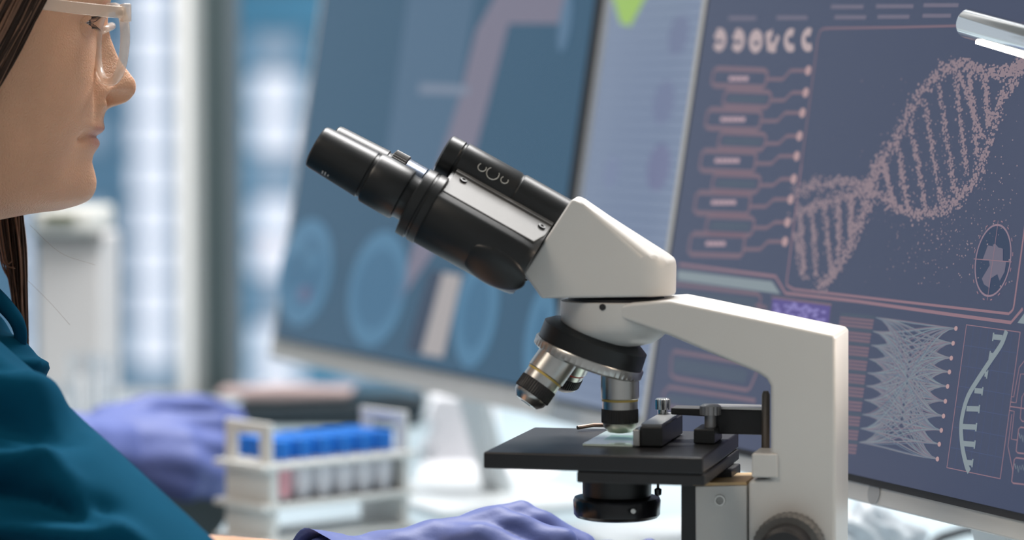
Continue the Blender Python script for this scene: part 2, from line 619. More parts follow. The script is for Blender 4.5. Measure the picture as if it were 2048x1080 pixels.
def housing(sg):
    """prism housing: round body with a flat top running up to the hinge; sg -1 near, +1 far"""
    R = 0.0206
    c = np.array([0.030, 0.0])
    edge = np.array([0.0115, 0.0262])
    # tangent point on the circle for a line from edge
    d = edge - c
    dist = np.linalg.norm(d)
    base = math.atan2(d[1], d[0])
    ta = math.radians(34)                    # where the flat meets the round side
    tb = -math.pi / 2 - 0.5
    prof = [edge]
    for i in range(34):
        tt = ta + (tb - ta) * i / 33
        prof.append(c + R * np.array([math.cos(tt), math.sin(tt)]))
    prof += [np.array([0.012, -0.012]), np.array([0.006, 0.004]), np.array([0.006, 0.022])]
    secs = [(262, 0.97), (266, 1.0), (430, 1.0), (455, 0.99), (475, 0.965), (486, 0.93), (492, 0.88)]
    V, F = [], []
    for s, k in secs:
        for q in prof:
            qq = c + (q - c) * (k if q[1] < 0.012 else 1.0)
            V.append(tp(s, sg * qq[0], qq[1]))
    n = len(prof)
    for i in range(len(secs) - 1):
        for j in range(n):
            q = (j + 1) % n
            F.append((i * n + j, i * n + q, (i + 1) * n + q, (i + 1) * n + j))
    F.append(tuple(range(n)))
    F.append(tuple(range((len(secs) - 1) * n, len(secs) * n)))
    h = part('prism_housing', (V, F), BLACK, mic, smooth=44)
    ring_lathe('collar', [(222, 60), (225, 73), (243, 74), (245, 71), (249, 71), (251, 74), (266, 74.5), (268, 70)], sg * 0.030, 0, BLACK, h)
    # flat cover plate with two screws
    tpnt = c + R * np.array([math.cos(ta), math.sin(ta)])
    dd_ = tpnt - edge
    nrm2 = np.array([-dd_[1], dd_[0]]) / np.linalg.norm(dd_)
    e = edge + (tpnt - edge) * 0.02
    g = edge + (tpnt - edge) * 0.84
    pl = []
    for s, q in ((268, e), (492, e), (490, e + (g - e) * 0.55), (478, g), (270, g)):
        pl.append(tp(s, sg * (q[0] - nrm2[0] * 0.0006), q[1] - nrm2[1] * 0.0006))
    nw = HD.ey * (sg * nrm2[0]) + bdir * nrm2[1]
    cp = part('cover_plate', extrude(pl, nw * 0.0013), GREYP, h, bevel=0.0004, label='flat cover plate with two screws')
    # frame lip along the hinge side
    q0, q1 = e, e + (g - e) * 0.12
    lip = [tp(s, sg * (q[0] + nrm2[0] * 0.0007), q[1] + nrm2[1] * 0.0007) for s, q in ((268, q0), (492, q0), (492, q1), (268, q1))]
    part('plate_lip', extrude(lip, nw * 0.0012), GREYP, h, bevel=0.0003)
    for s, fr_ in ((291, 0.27), (475, 0.35)):
        q = e + (g - e) * fr_
        o = tp(s, sg * q[0], q[1]) + nw * 0.0005
        part('screw', lathe([(0, 0.0024), (0.0014, 0.0022), (0.0014, 0.0011), (0.0008, 0.001)], o, nw, n=18), BLACKG, h)
    # raised oval boss low on the outside
    ph = math.radians(-32)
    nb = HD.ey * (sg * math.cos(ph)) + bdir * math.sin(ph)
    cb = tp(432, sg * 0.030, 0) + nb * 0.0172
    e2 = np.cross(nb, axd)
    V, F = [], []
    nr, ns = 10, 40
    for i in range(nr + 1):
        tt = i / nr * math.pi / 2
        for j in range(ns):
            an = 2 * math.pi * j / ns
            V.append(cb + axd * (math.cos(an) * math.cos(tt) * 72 * K) + e2 * (math.sin(an) * math.cos(tt) * 0.0125) + nb * (math.sin(tt) ** 0.8 * 0.0047))
    for i in range(nr):
        for j in range(ns):
            q = (j + 1) % ns
            F.append((i * ns + j, i * ns + q, (i + 1) * ns + q, (i + 1) * ns + j))
    part('oval_boss', (V, F), BLACK, h, smooth=180)
    return h
housing(-1)
housing(1)
# flange between tubes and white body
part('head_flange', lathe([(0, 0.019), (0.004, 0.020)], tp(488, 0, 0.010), axd), BLACKM, mic)

# --- nosepiece and objectives
alpha = math.radians(20.0)
nx, nz = ST.L(1186, 690, 0.0)
NC = ST.w(nx, 0, nz)
nax = ST.ex * (-math.sin(alpha)) + ST.ez * (-math.cos(alpha))
nos = part('nosepiece', lathe([(-0.0085, 0.012), (-0.008, 0.027), (-0.005, 0.0315), (0.0045, 0.0318), (0.005, 0.030)], NC, nax, n=72), BLACK, mic)
part('nosepiece_ring', lathe([(0.0045, 0.0325), (0.0052, 0.0332), (0.0095, 0.0332), (0.0108, 0.031), (0.0118, 0.012)], NC, nax, n=120, mod=lambda i, j: 1.0 if (j % 2 or i in (0, 3, 4)) else 0.985), STEEL, nos)
YEL = mat('yellow_band', (0.55, 0.40, 0.10), rough=0.4)
RED = mat('red_band', (0.45, 0.06, 0.05), rough=0.4)
side = ST.ey
right = np.cross(side, nax)
if right @ ST.ex < 0: right = -right
def objective(az, length, band, scale=1.0):
    rad = right * math.cos(az) + side * math.sin(az)
    d = nax * math.cos(alpha) + rad * math.sin(alpha)
    o = NC + nax * 0.0095 + rad * 0.0205
    k = length / 0.034
    r = scale
    ob = part('objective', lathe([(0.0 - 0.002, 0.0112 * r), (0.0145 * k, 0.0112 * r), (0.0152 * k, 0.0104 * r), (0.0205 * k, 0.0104 * r), (0.0205 * k, 0.0100 * r), (0.0290 * k, 0.0100 * r), (0.0310 * k, 0.0095 * r), (0.0340 * k, 0.0068 * r), (0.0343 * k, 0.003 * r)], o, d), STEEL, mic)
    part('colour_band', lathe([(0.0150 * k, 0.01065 * r), (0.0162 * k, 0.01065 * r)], o, d), band, ob)
    part('knurled_ring', lathe([(0.0207 * k, 0.0105 * r), (0.0212 * k, 0.0108 * r), (0.0282 * k, 0.0108 * r), (0.0287 * k, 0.0104 * r)], o, d, n=96, mod=lambda i, j: 1.0 if j % 2 else 0.975), BLACKM, ob)
    part('front_lens', lathe([(0.0342 * k, 0.0032 * r), (0.0346 * k, 0.0030 * r)], o, d, n=24), BLACKG, ob)
    return ob
objective(0.0, 0.0345, YEL)
objective(math.radians(180 + 48), 0.0345, YEL, 1.05)
objective(math.radians(180 - 62), 0.026, RED, 0.92)

# --- stage
SZ = ST.loc(onz(1200, 905, 0.9142))[2]
SX0, SX1, SY0, SY1 = -0.0615, 0.0635, -0.0750, 0.0565
stage_t = 0.0095
def rect(x0, x1, y0, y1, z):
    return [ST.w(x0, y0, z), ST.w(x1, y0, z), ST.w(x1, y1, z), ST.w(x0, y1, z)]
STAGEM = mat('black_stage_enamel', (0.013, 0.013, 0.015), rough=0.34, var=0.15, bump=0.05, bscale=1500)
stg = part('stage', extrude(rect(SX0, SX1, SY0, SY1, SZ - stage_t), (0, 0, stage_t)), STAGEM, mic, bevel=0.0012)
part('stage_underplate', extrude(rect(-0.008, SX1 + 0.001, SY0 + 0.001, SY1 - 0.004, SZ - stage_t - 0.0065), (0, 0, 0.0064)), BLACKM, stg, bevel=0.001)
part('stage_bracket', extrude(rect(0.045, 0.068, 0.0, 0.035, SZ - 0.022), (0, 0, 0.006)), BLACKM, stg, bevel=0.001)
# slide clip: bar running in depth
CX = ST.loc(onz(1318, 885, TZ + SZ))[0]
part('slide_clip_bar', extrude(rect(CX - 0.0065, CX + 0.0065, -0.034, 0.036, SZ + 0.0005), (0, 0, 0.0115)), BLACK, stg, bevel=0.001)
part('clip_jaw', extrude(rect(CX - 0.010, CX - 0.0062, -0.036, 0.02, SZ + 0.0008), (0, 0, 0.0095)), STEEL, stg, bevel=0.0005)
part('clip_top_plate', extrude(rect(CX - 0.0062, CX + 0.0055, -0.030, 0.036, SZ + 0.012), (0, 0, 0.0012)), mat('dull_steel', (0.30, 0.30, 0.30), rough=0.35, metal=1.0), stg)
part('clip_knob', lathe([(0, 0.0032), (0.003, 0.0032), (0.0032, 0.0045), (0.0090, 0.0046), (0.0098, 0.0036)], ST.w(CX - 0.004, 0.028, SZ + 0.0125), (0, 0, 1), n=48, mod=lambda i, j: 1.0 if (j % 2 or i < 2) else 0.94), CHROME, stg)
# thin spring finger
p0 = ST.loc(onz(1155, 856, TZ + SZ + 0.002)); p1 = ST.loc(onz(1220, 851, TZ + SZ + 0.002))
part('spring_finger', tube([ST.w(p0[0], p0[1], SZ + 0.0022), ST.w((p0[0] + p1[0]) / 2, (p0[1] + p1[1]) / 2, SZ + 0.003), ST.w(p1[0], p1[1], SZ + 0.0022)], 0.0012, n=8), mat('brown_steel', (0.22, 0.17, 0.14), rough=0.35, metal=1.0), stg)
# cross rail towards the column
rx0 = ST.L(1345, 830, 0.012)[0]; rx1 = ST.L(1533, 830, 0.012)[0]
rz0 = ST.L(1450, 866, 0.012)[1]; rz1 = ST.L(1450, 816, 0.012)[1]
rxm = ST.L(1430, 830, 0.012)[0]
part('cross_rail', merge(extrude([ST.w(rxm, 0.006, rz0), ST.w(rx1, 0.006, rz0), ST.w(rx1, 0.006, rz1), ST.w(rx0, 0.006, rz1), ST.w(rx0, 0.006, rz1 - 0.004), ST.w(rxm, 0.006, rz1 - 0.0048)], ST.ey * 0.016)), BLACKM, stg, bevel=0.0008)
part('rail_scale', extrude([ST.w(rxm - 0.004, 0.005, rz1), ST.w(rx1, 0.005, rz1), ST.w(rx1, 0.005, rz1 + 0.0013), ST.w(rxm - 0.004, 0.005, rz1 + 0.0013)], ST.ey * 0.018), STEEL, stg)
# thumb screw on its block
bx0 = ST.loc(onz(1388, 888, TZ + SZ)); 
bx, by = bx0[0] + 0.0065, bx0[1] + 0.012
part('screw_block', extrude(rect(bx - 0.0068, bx + 0.0055, by - 0.012, by + 0.016, SZ + 0.0002), (0, 0, 0.0085)), BLACK, stg, bevel=0.0008)
part('thumb_screw', lathe([(0, 0.0034), (0.007, 0.0034), (0.0074, 0.0062), (0.0125, 0.0062), (0.0135, 0.0045)], ST.w(bx + 0.001, by, SZ + 0.0085), (0, 0, 1), n=36, mod=lambda i, j: 1.0 if (j % 2 or i < 2) else 0.95), mat('grey_screw', (0.30, 0.30, 0.31), rough=0.35, metal=0.7), stg)
# focus stop pin on the column front
sx_, sz_ = ST.L(1531, 905, 0.0); _, sz2 = ST.L(1531, 782, 0.0)
part('focus_stop_pin', lathe([(0, 0.0024), (sz2 - sz_ - 0.002, 0.0024), (sz2 - sz_, 0.0015)], ST.w(sx_, 0.0, sz_), (0, 0, 1), n=24), mat('bronze_pin', (0.20, 0.17, 0.145), rough=0.4, metal=0.8), mic)

# --- condenser
cx_, _ = ST.L(1234, 960, 0)
czt = SZ - stage_t - 0.0005
part('condenser', lathe([(zpx(996) , 0.0200), (czt, 0.0204)], ST.w(cx_, 0, 0), (0, 0, 1), n=64), BLACK, mic)
cf = part('condenser_flange', lathe([(zpx(1036), 0.0205), (zpx(1033), 0.0238), (zpx(1027), 0.0252), (zpx(1000), 0.0256), (zpx(994), 0.0248), (zpx(990), 0.0203)], ST.w(cx_, 0, 0), (0, 0, 1), n=72), BLACKG, mic)
part('silver_line', lathe([(zpx(995.5), 0.0209), (zpx(993.5), 0.0209)], ST.w(cx_, 0, 0), (0, 0, 1), n=64), STEEL, cf)
px_, _ = ST.L(1316, 975, -0.004)
part('iris_lever', merge(tube([ST.w(px_, -0.004, zpx(985)), ST.w(px_, -0.004, czt)], 0.0008, n=8), lathe([(0, 0.0006), (0.001, 0.002), (0.004, 0.0022), (0.005, 0.0008)], ST.w(px_, -0.004, zpx(988)), (0, 0, 1), n=16)), BLACKG, cf)
fx, fz = ST.L(1267, 1022, -0.0245)
part('flange_screw', lathe([(0, 0.0016), (0.001, 0.0014)], ST.w(fx, -0.0248, fz), -ST.ey, n=16), STEEL, cf)
# --- stage carrier, rail and screw
YB = -0.022
pb = poly(ST, [(1362, 1300), (1362, 968), (1396, 968), (1396, 1300)], YB)
part('dovetail_rail', extrude(pb, ST.ey * 0.040), BLACK, mic, bevel=0.0008)
pc = poly(ST, [(1392, 1260), (1390, 972), (1494, 970), (1496, 1260)], YB - 0.002)
car = part('stage_carrier', extrude(pc, ST.ey * 0.046), WHITE, mic, bevel=0.001)
pc = poly(ST, [(1386, 972), (1386, 966), (1492, 964), (1494, 970)], YB - 0.002)
part('carrier_cap', extrude(pc, ST.ey * 0.046), mat('cap_tan_reflection', (0.48, 0.33, 0.17), rough=0.5), car)  # tan is a warm reflection on the carrier's top, put into the colour
qx, qz = ST.L(1440, 1001, YB - 0.002)
part('carrier_screw', lathe([(0, 0.0034), (0.001, 0.0032), (0.001, 0.0022), (-0.0003, 0.002)], ST.w(qx, YB - 0.002, qz), -ST.ey, n=24), STEEL, car)
# --- focus knobs on both sides
KM = mat('knob_grey_rubber', (0.10, 0.10, 0.098), rough=0.55, var=0.25, vscale=300)
for sg in (-1, 1):
    kx, kz = ST.L(1577, 1098, YA - 0.010)
    d = ST.ey * sg
    o = ST.w(kx, sg * 0.031, kz)
    kb = part('coarse_focus_knob', lathe([(0, 0.0185), (0.001, 0.0200), (0.014, 0.0203), (0.0155, 0.0190), (0.0155, 0.0155)], o, d, n=144, mod=lambda i, j: 1.0 if (j % 4 < 2 or i in (0, 4)) else 0.98), KM, mic)
    part('fine_focus_knob', lathe([(0.0150, 0.0150), (0.030, 0.0145), (0.0315, 0.0125)], o, d, n=64), BLACKM, kb)

# --- glass slide lying on the stage
s0 = ST.loc(onz(1168, 887, TZ + SZ + 0.001)); s1x = CX - 0.0105
GLS = pane_mat('slide_glass', (0.90, 0.97, 0.93), 0.09)
sl = thing('glass_slide', 'thin clear glass slide clamped on the black microscope stage under the objective', 'slide', tuple(ST.w((s0[0] + s1x) / 2, 0.0, SZ + 0.0001)))
part('slide_glass', extrude(rect(s0[0], s1x, -0.034, 0.034, SZ + 0.0002), (0, 0, 0.0011)), mat('slide_pale_green', (0.60, 0.72, 0.66), rough=0.08, var=0.03, coat=0.5), sl)
part('cover_slip', extrude(rect(s0[0] + 0.008, s1x - 0.004, -0.012, 0.012, SZ + 0.0014), (0, 0, 0.0003)), GLS, sl)

# ================================================================== MONITORS
class Screen:
    def __init__(s, P, a, tilt):
        a = math.radians(a); t = math.radians(tilt)
        s.P = np.array(P, float)
        s.u = np.array([math.cos(a), -math.sin(a), 0])
        back = np.array([math.sin(a), math.cos(a), 0])
        s.v = np.array([0, 0, math.cos(t)]) + back * math.sin(t)
        s.n = np.cross(s.u, s.v)
        if s.n @ back > 0: s.n = -s.n
    def uv(s, px, py):
        q = onplane(px, py, s.P, s.n) - s.P
        return q @ s.u, q @ s.v
    def w(s, u, v, h=0.0):
        return s.P + s.u * u + s.v * v + s.n * h

def rrect(x0, x1, y0, y1, r, k=5):
    out = []
    for cx, cy, a0 in ((x1 - r, y1 - r, 0), (x0 + r, y1 - r, 90), (x0 + r, y0 + r, 180), (x1 - r, y0 + r, 270)):
        for i in range(k + 1):
            a = math.radians(a0 + 90 * i / k)
            out.append((cx + r * math.cos(a), cy + r * math.sin(a)))
    return out

def monitor(label, S, u0, u1, v0, v1, chin, edge, bez, edgem, screenm, neck_u, foot_back, logo_u=None, D=0.019, group='desktop monitors in a row'):
    """u0..u1, v0..v1: lit screen area; chin and silver edge around it"""
    c = S.w((u0 + u1) / 2, v0, -0.06)
    t = thing('monitor', label, 'monitor', (c[0], c[1], TZ), group=group)
    shell = [S.w(u, v, -0.0015) for u, v in rrect(u0 - edge - bez, u1 + edge + bez, v0 - chin, v1 + edge + bez, 0.006)]
    part('casing', extrude(shell, -S.n * D), edgem, t, bevel=0.0015)
    if bez:
        part('bezel', extrude([S.w(u, v, -0.0016) for u, v in rrect(u0 - bez, u1 + bez, v0 - bez, v1 + bez, 0.003)], S.n * 0.0018), BLACKM, t)
    scr = part('screen', extrude([S.w(u, v, -0.0003) for u, v in ((u0, v0), (u1, v0), (u1, v1), (u0, v1))], S.n * 0.0011), screenm, t, smooth=0)
    back = np.array([-S.n[0], -S.n[1], 0]); back /= np.linalg.norm(back)
    # leaning neck and foot plate
    top = S.w(neck_u, v0 + 0.06, -D - 0.012)
    bot = np.array([top[0], top[1], TZ + 0.006]) + back * foot_back
    wv = S.u * 0.021
    dv = back * 0.007
    V = []
    for p in (top, bot):
        for q in (-wv - dv, wv - dv, wv + dv, -wv + dv):
            V.append(p + q)
    F = [(0, 1, 5, 4), (1, 2, 6, 5), (2, 3, 7, 6), (3, 0, 4, 7), (0, 3, 2, 1), (4, 5, 6, 7)]
    part('stand_neck', (V, F), mat('stand_grey', (0.55, 0.59, 0.61), rough=0.35, var=0.04), t, bevel=0.002)
    fc = bot.copy(); fc[2] = TZ + 0.0035
    part('stand_foot', obox(fc - back * 0.02, S.u, back, (0, 0, 1), 0.11, 0.085, 0.0033), mat('foot_grey', (0.62, 0.66, 0.68), rough=0.3, var=0.03), t, bevel=0.002)
    part('mount_plate', obox(S.w(neck_u, v0 + 0.06, -D - 0.004), S.u, S.v, S.n, 0.045, 0.045, 0.006), edgem, t, bevel=0.002)
    if logo_u is not None:
        lc = S.w(logo_u, v0 - chin * 0.53, -0.0015)
        part('logo_disc', lathe([(0, 0.0072), (0.0008, 0.0072)], lc, S.n, n=40), mat('logo_grey', (0.30, 0.31, 0.32), rough=0.35), t)
    return t, scr

def flat(S, polys, h=0.0009):
    V, F = [], []
    for pl in polys:
        o = len(V)
        V += [S.w(u, v, h) for u, v in pl]
        F.append(tuple(range(o, o + len(pl))))
    return V, F

def ribbon(S, pts, wd, h=0.0009, closed=False):
    """flat stroke on the screen through uv points, width in metres"""
    P = [np.array(p, float) for p in pts]
    m = len(P)
    V, F = [], []
    for i in range(m):
        if closed:
            t = P[(i + 1) % m] - P[i - 1]
        else:
            t = P[min(i + 1, m - 1)] - P[max(i - 1, 0)]
        t = t / (np.linalg.norm(t) + 1e-9)
        nn = np.array([-t[1], t[0]]) * wd / 2
        V += [S.w(*(P[i] + nn), h), S.w(*(P[i] - nn), h)]
    for i in range(m if closed else m - 1):
        k = (i + 1) % m
        F.append((2 * i, 2 * i + 1, 2 * k + 1, 2 * k))
    return V, F

# ---------------- the near monitor
P0 = at(1342, 490, 2.183)
S1 = Screen(P0, 67, 9.2)
_, vb = S1.uv(1700, 947)
_, vc = S1.uv(1900, 1049)
lu, _ = S1.uv(1745, 985)
SCR1 = mat('screen_slate_blue', (0.008, 0.009, 0.014), rough=0.30, emit=1.0, ecol=srgb(54, 63, 88), var=0.05, vscale=9, spec=0.8)
mon1, scr1 = monitor('large silver monitor showing a DNA helix interface behind the microscope', S1, 0.004, 0.535, vb, vb + 0.345, vb - vc, 0.011, 0.0045,
                     SILVERP, SCR1, lu + 0.035, 0.055, logo_u=lu)
UI_PINK = glow('ui_rose_line', (138, 109, 120))
UI_PINKD = glow('ui_dull_rose', (114, 95, 108))
UI_PINKL = glow('ui_light_rose', (172, 142, 144))
UI_TEAL = glow('ui_teal', (128, 140, 146))
UI_TEALD = glow('ui_dull_teal', (68, 80, 98))
UI_PURP = glow('ui_violet', (84, 74, 136))
UI_DOT = glow('ui_helix_dots', (138, 122, 130))
UI_DARK = glow('ui_deep_blue', (48, 62, 88))
UI_MAUVE = glow('ui_mauve', (104, 100, 118))
def p7(x, y): return S1.uv(1320 + x / 2, y / 2)
def p8(x, y): return S1.uv(1300 + x / 1.8623, 500 + y / 1.8623)
def p5(x, y): return S1.uv(1300 + x / 3, 500 + y / 3)
def p3(x, y): return S1.uv(1680 + x / 2.7, 600 + y / 2.7)
def p2(x, y): return S1.uv(1900 + x / 4.5, 420 + y / 4.5)
def pp(x, y): return S1.uv(x, y)
PXM = 1.0 / 2900
def ui(name, vf, m, kind=None, label=None):
    return part(name, vf, m, scr1, smooth=0, kind=kind, label=label)
# frames
def soft(pts, k=6): return [tuple(p) for p in spline(pts, k)]
fr1 = [pp(1605, 330), pp(1578, 545)] + soft([pp(1576, 558), pp(1577, 571), pp(1590, 579)], 4) + [pp(1800, 603), pp(2012, 627)] + soft([pp(2020, 628), pp(2028, 620), pp(2031, 608)], 4) + [pp(2050, 470), pp(2085, 200)]
ui('panel_outline', ribbon(S1, fr1, 0.0016), UI_PINK)
fr2 = [pp(1605, 330), pp(1634, 110)] + soft([pp(1637, 80), pp(1645, 60), pp(1662, 57)], 4) + [pp(1800, 55), pp(1920, 52), pp(2110, 46)]
ui('panel_outline', ribbon(S1, fr2, 0.0017), UI_PINKD)
ui('panel_line', ribbon(S1, [p5(180, 88), p5(760, 160), p5(820, 260), p5(1260, 310), p2(0, 940), p2(560, 1015), p2(666, 890)], 0.0021), UI_PINK)
ui('teal_bar', flat(S1, [[p5(170, 122), p5(740, 190), p5(790, 265), p5(170, 182)]]), UI_TEAL)
ui('text_panel', ribbon(S1, [p5(150, 205), p5(655, 266), p5(672, 285), p5(660, 375), p5(640, 400), p5(100, 330)], 0.0026), UI_PINKD)
ui('text_panel_fill', flat(S1, [[p5(170, 240), p5(650, 292), p5(640, 375), p5(150, 320)]], 0.00085), UI_TEALD)
ui('image_tile', ribbon(S1, [p5(738, 284), p5(1095, 330), p5(1080, 480), p5(720, 430)], 0.0016, closed=True), UI_PINKD)
ui('image_tile_fill', flat(S1, [[p5(742, 290), p5(1090, 334), p5(1076, 478), p5(726, 428)]], 0.00085), UI_PURP)
tl = []
for i in range(46):
    a, b = rng.random(2)
    x = 750 + a * 300 - b * 15; y = 300 + a * 40 + b * 120
    tl.append([p5(x, y), p5(x + 26, y + 3), p5(x + 24, y + 18), p5(x - 2, y + 15)])
ui('image_tile_texture', flat(S1, tl, 0.00095), glow('ui_lilac', (130, 122, 180)), kind='stuff')
for q in ([(150, 608), (640, 690), (655, 715), (610, 825), (590, 842), (160, 770), (130, 745), (135, 640)],
          [(120, 822), (640, 905), (600, 1010), (90, 940), (85, 860)]):
    ui('list_panel', ribbon(S1, [p5(*w_) for w_ in q], 0.0028, closed=True), UI_PINKD)
ui('list_panel_fill', flat(S1, [[p5(155, 650), p5(590, 725), p5(575, 800), p5(145, 730)], [p5(120, 870), p5(600, 940), p5(590, 980), p5(110, 915)]], 0.00085), UI_TEALD)
ui('connector_line', ribbon(S1, [p5(640, 330), p5(705, 345), p5(700, 380)], 0.002), UI_PINKD)
# flow chart
flow = [(220, 435, 275, 350, 318, 283, 598), (265, 450, 362, 430, 402, 371, 588), (195, 412, 438, 520, 485, 452, 575), (245, 430, 530, 600, 575, 545, 563),
        (172, 390, 603, 690, 655, 625, 552), (220, 407, 697, 770, 742, 717, 540), (150, 368, 770, 860, 827, 798, 528), (195, 383, 865, 942, 912, 890, 515), (128, 345, 935, 1025, 998, 967, 505)]
for i, (x0, x1, y0, y1, ya, yb, xd) in enumerate(flow):
    r = 12
    sk = 9
    c = [(x0 + r, y0), (x1 - r, y0 + 7), (x1, y0 + 7 + r), (x1 - sk, y1 - r), (x1 - sk - r, y1), (x0 - sk + r, y1 - 7), (x0 - sk, y1 - 7 - r), (x0, y0 + r)]
    b = ui('flow_box', ribbon(S1, [p7(*q) for q in c], 0.0036 if i % 2 == 0 else 0.0032, closed=True), UI_PINKD)
    xm = x1 + (xd - x1) * 0.38
    ui('flow_connector', ribbon(S1, [p7(x1 - 4, ya), p7(xm, ya), p7(xm + 30, yb), p7(xd, yb)], 0.0026), UI_PINKD)
    cu = np.array(p7(xd, yb))
    ui('flow_dot', flat(S1, [[tuple(cu + 0.0034 * np.array([math.cos(t) * 1.25, math.sin(t)])) for t in np.linspace(0, 2 * math.pi, 16, endpoint=False)]], 0.001), UI_PINKL)
    if i % 2 == 0:
        wds = []
        xx = x0 + 62 - (8 if i in (2, 4) else 0)
        nseg = 4 if i in (0, 8) else 5
        for k in range(nseg):
            wds.append([p7(xx, y0 + 31), p7(xx + 17, y0 + 32), p7(xx + 15, y0 + 50), p7(xx - 2, y0 + 49)])
            xx += 20
        ui('flow_caption', flat(S1, wds, 0.001), glow('ui_caption', (178, 150, 158)))
    else:
        ui('flow_fill', flat(S1, [[p7(x0 + 16, y0 + 22), p7(x1 - 18, y0 + 27), p7(x1 - 24, y1 - 18), p7(x0 + 8, y1 - 23)]], 0.00085), UI_TEALD)
# row of scan icons
for cx, cy, kind in ((1439, 80, 'd'), (1476, 81, 'd'), (1512, 83, 'o'), (1547, 82, 'v'), (1582, 81, 'c'), (1617, 80, 'c')):
    pls = []
    arc = {'d': (-150, 120), 'o': (0, 360), 'v': (100, 300), 'c': (60, 310)}[kind]
    pts = []
    for t in np.linspace(math.radians(arc[0]), math.radians(arc[1]), 20):
        pts.append(pp(cx + 10 * math.cos(t) + 2, cy - 16 * math.sin(t)))
    ui('scan_icon', ribbon(S1, pts, 0.0055), glow('ui_icon', (176, 158, 160)))
    if kind in 'do':
        pl = [pp(cx + 1 + 9 * math.cos(t), cy - 7 - 8 * math.sin(t)) for t in np.linspace(0, 2 * math.pi, 14, endpoint=False)]
        ui('scan_icon', flat(S1, [pl], 0.001), glow('ui_icon', (176, 158, 160)))
    if kind == 'v':
        ui('scan_icon', ribbon(S1, [pp(cx - 10, cy - 18), pp(cx - 7, cy + 16), pp(cx + 6, cy + 6), pp(cx + 12, cy - 10)], 0.0052), glow('ui_icon', (176, 158, 160)))
# header captions
hd = []
for x0, x1, y in ((1460, 1515, 37), (1556, 1618, 36), (1672, 1735, 35), (1758, 1822, 34), (1848, 1905, 32), (1665, 1730, 14), (1755, 1830, 13), (1850, 1920, 11)):
    hd.append([pp(x0, y - 4), pp(x1, y - 4), pp(x1 - 1, y + 4), pp(x0 - 1, y + 4)])
for h_ in hd:
    ui('header_caption', flat(S1, [h_]), UI_MAUVE)
# network graphic
Ln = [(200, 95), (185, 170), (175, 245), (165, 320), (155, 395), (148, 465), (138, 540), (128, 620), (118, 695), (110, 770)]
Rn = [(635, 155), (620, 235), (610, 315), (600, 390), (590, 468), (578, 548), (568, 628), (556, 705), (545, 780), (535, 860)]
nets = {0: [], 1: [], 2: []}
for i, a in enumerate(Ln):
    for j, b in enumerate(Rn):
        for rep in range(2 if abs(i - j) > 5 else 3):
            off = rng.normal(0, 7)
            c1 = (a[0] + 170, a[1] + 22 + off); c2 = (b[0] - 170, b[1] - 22 + off)
            pts = []
            for t in np.linspace(0, 1, 15):
                x = (1 - t) ** 3 * a[0] + 3 * (1 - t) ** 2 * t * c1[0] + 3 * (1 - t) * t * t * c2[0] + t ** 3 * b[0]
                y = (1 - t) ** 3 * a[1] + 3 * (1 - t) ** 2 * t * c1[1] + 3 * (1 - t) * t * t * c2[1] + t ** 3 * b[1]
                pts.append(p3(x, y))
            nets[(i + j + rep) % 3].append(ribbon(S1, pts, 0.0005, 0.0009 + 0.00002 * ((i * 10 + j) % 9)))
for k, m in ((0, glow('ui_net_teal', (122, 136, 142))), (1, glow('ui_net_rose', (122, 108, 122))), (2, glow('ui_net_blue', (98, 112, 130)))):
    ui('network_lines', merge(*nets[k]), m, kind='stuff')
for b in Rn:
    c = np.array(p3(*b))
    ui('network_node', flat(S1, [[tuple(c + np.array([0.0019 * math.cos(t), 0.0015 * math.sin(t)])) for t in np.linspace(0, 2 * math.pi, 12, endpoint=False)]], 0.0012), UI_PINKL)
for a, b in zip(Ln, Ln[1:] + [(100, 845)]):
    ui('network_row', merge(ribbon(S1, [p3(a[0] - 190, a[1] - 18), p3(a[0] - 5, a[1])], 0.0022), ), UI_TEALD)
    ui('network_row', merge(*[ribbon(S1, [p3(a[0] - 190 - 3 * k, a[1] - 18 + 19 * k), p3(a[0] - 8 - 3 * k, a[1] + 19 * k)], 0.0016) for k in (1, 2, 3)]), UI_PINKD)
# strand panel
sp = [p3(690, 135), p3(980, 175), p3(872, 966), p3(584, 906)]
ui('strand_panel', ribbon(S1, sp, 0.0009, closed=True), UI_PINK)
strand = [p3(*q) for q in spline([(908, 168), (880, 240), (820, 330), (760, 420), (700, 520), (670, 620), (662, 700), (670, 800), (690, 890), (706, 928)], 5)]
ui('strand_graphic', ribbon(S1, strand, 0.0040, 0.0011), UI_TEAL)
for a, b in (((885, 205), (833, 200)), ((835, 303), (814, 298)), ((790, 400), (806, 404)), ((735, 490), (780, 494)), ((692, 588), (762, 590)), ((668, 684), (746, 688)), ((668, 775), (738, 782)), ((690, 878), (726, 882))):
    a = np.array(p3(*a)); b = np.array(p3(*b))
    ui('strand_branch', merge(ribbon(S1, [a, b], 0.0032, 0.0011), ribbon(S1, [b - (b - a) / np.linalg.norm(b - a) * 0.0012, b + (b - a) * 0.02], 0.0050, 0.0011)), UI_TEAL)
gl = []
for k in range(1, 7):
    f_ = k / 7
    a = np.array(sp[0]) * (1 - f_) + np.array(sp[3]) * f_; b = np.array(sp[1]) * (1 - f_) + np.array(sp[2]) * f_
    gl.append(ribbon(S1, [a, b], 0.0003, 0.0009))
    a = np.array(sp[0]) * (1 - f_) + np.array(sp[1]) * f_; b = np.array(sp[3]) * (1 - f_) + np.array(sp[2]) * f_
    gl.append(ribbon(S1, [a, b], 0.0003, 0.0009))
ui('strand_grid', merge(*gl), glow('ui_grid', (72, 84, 118)))
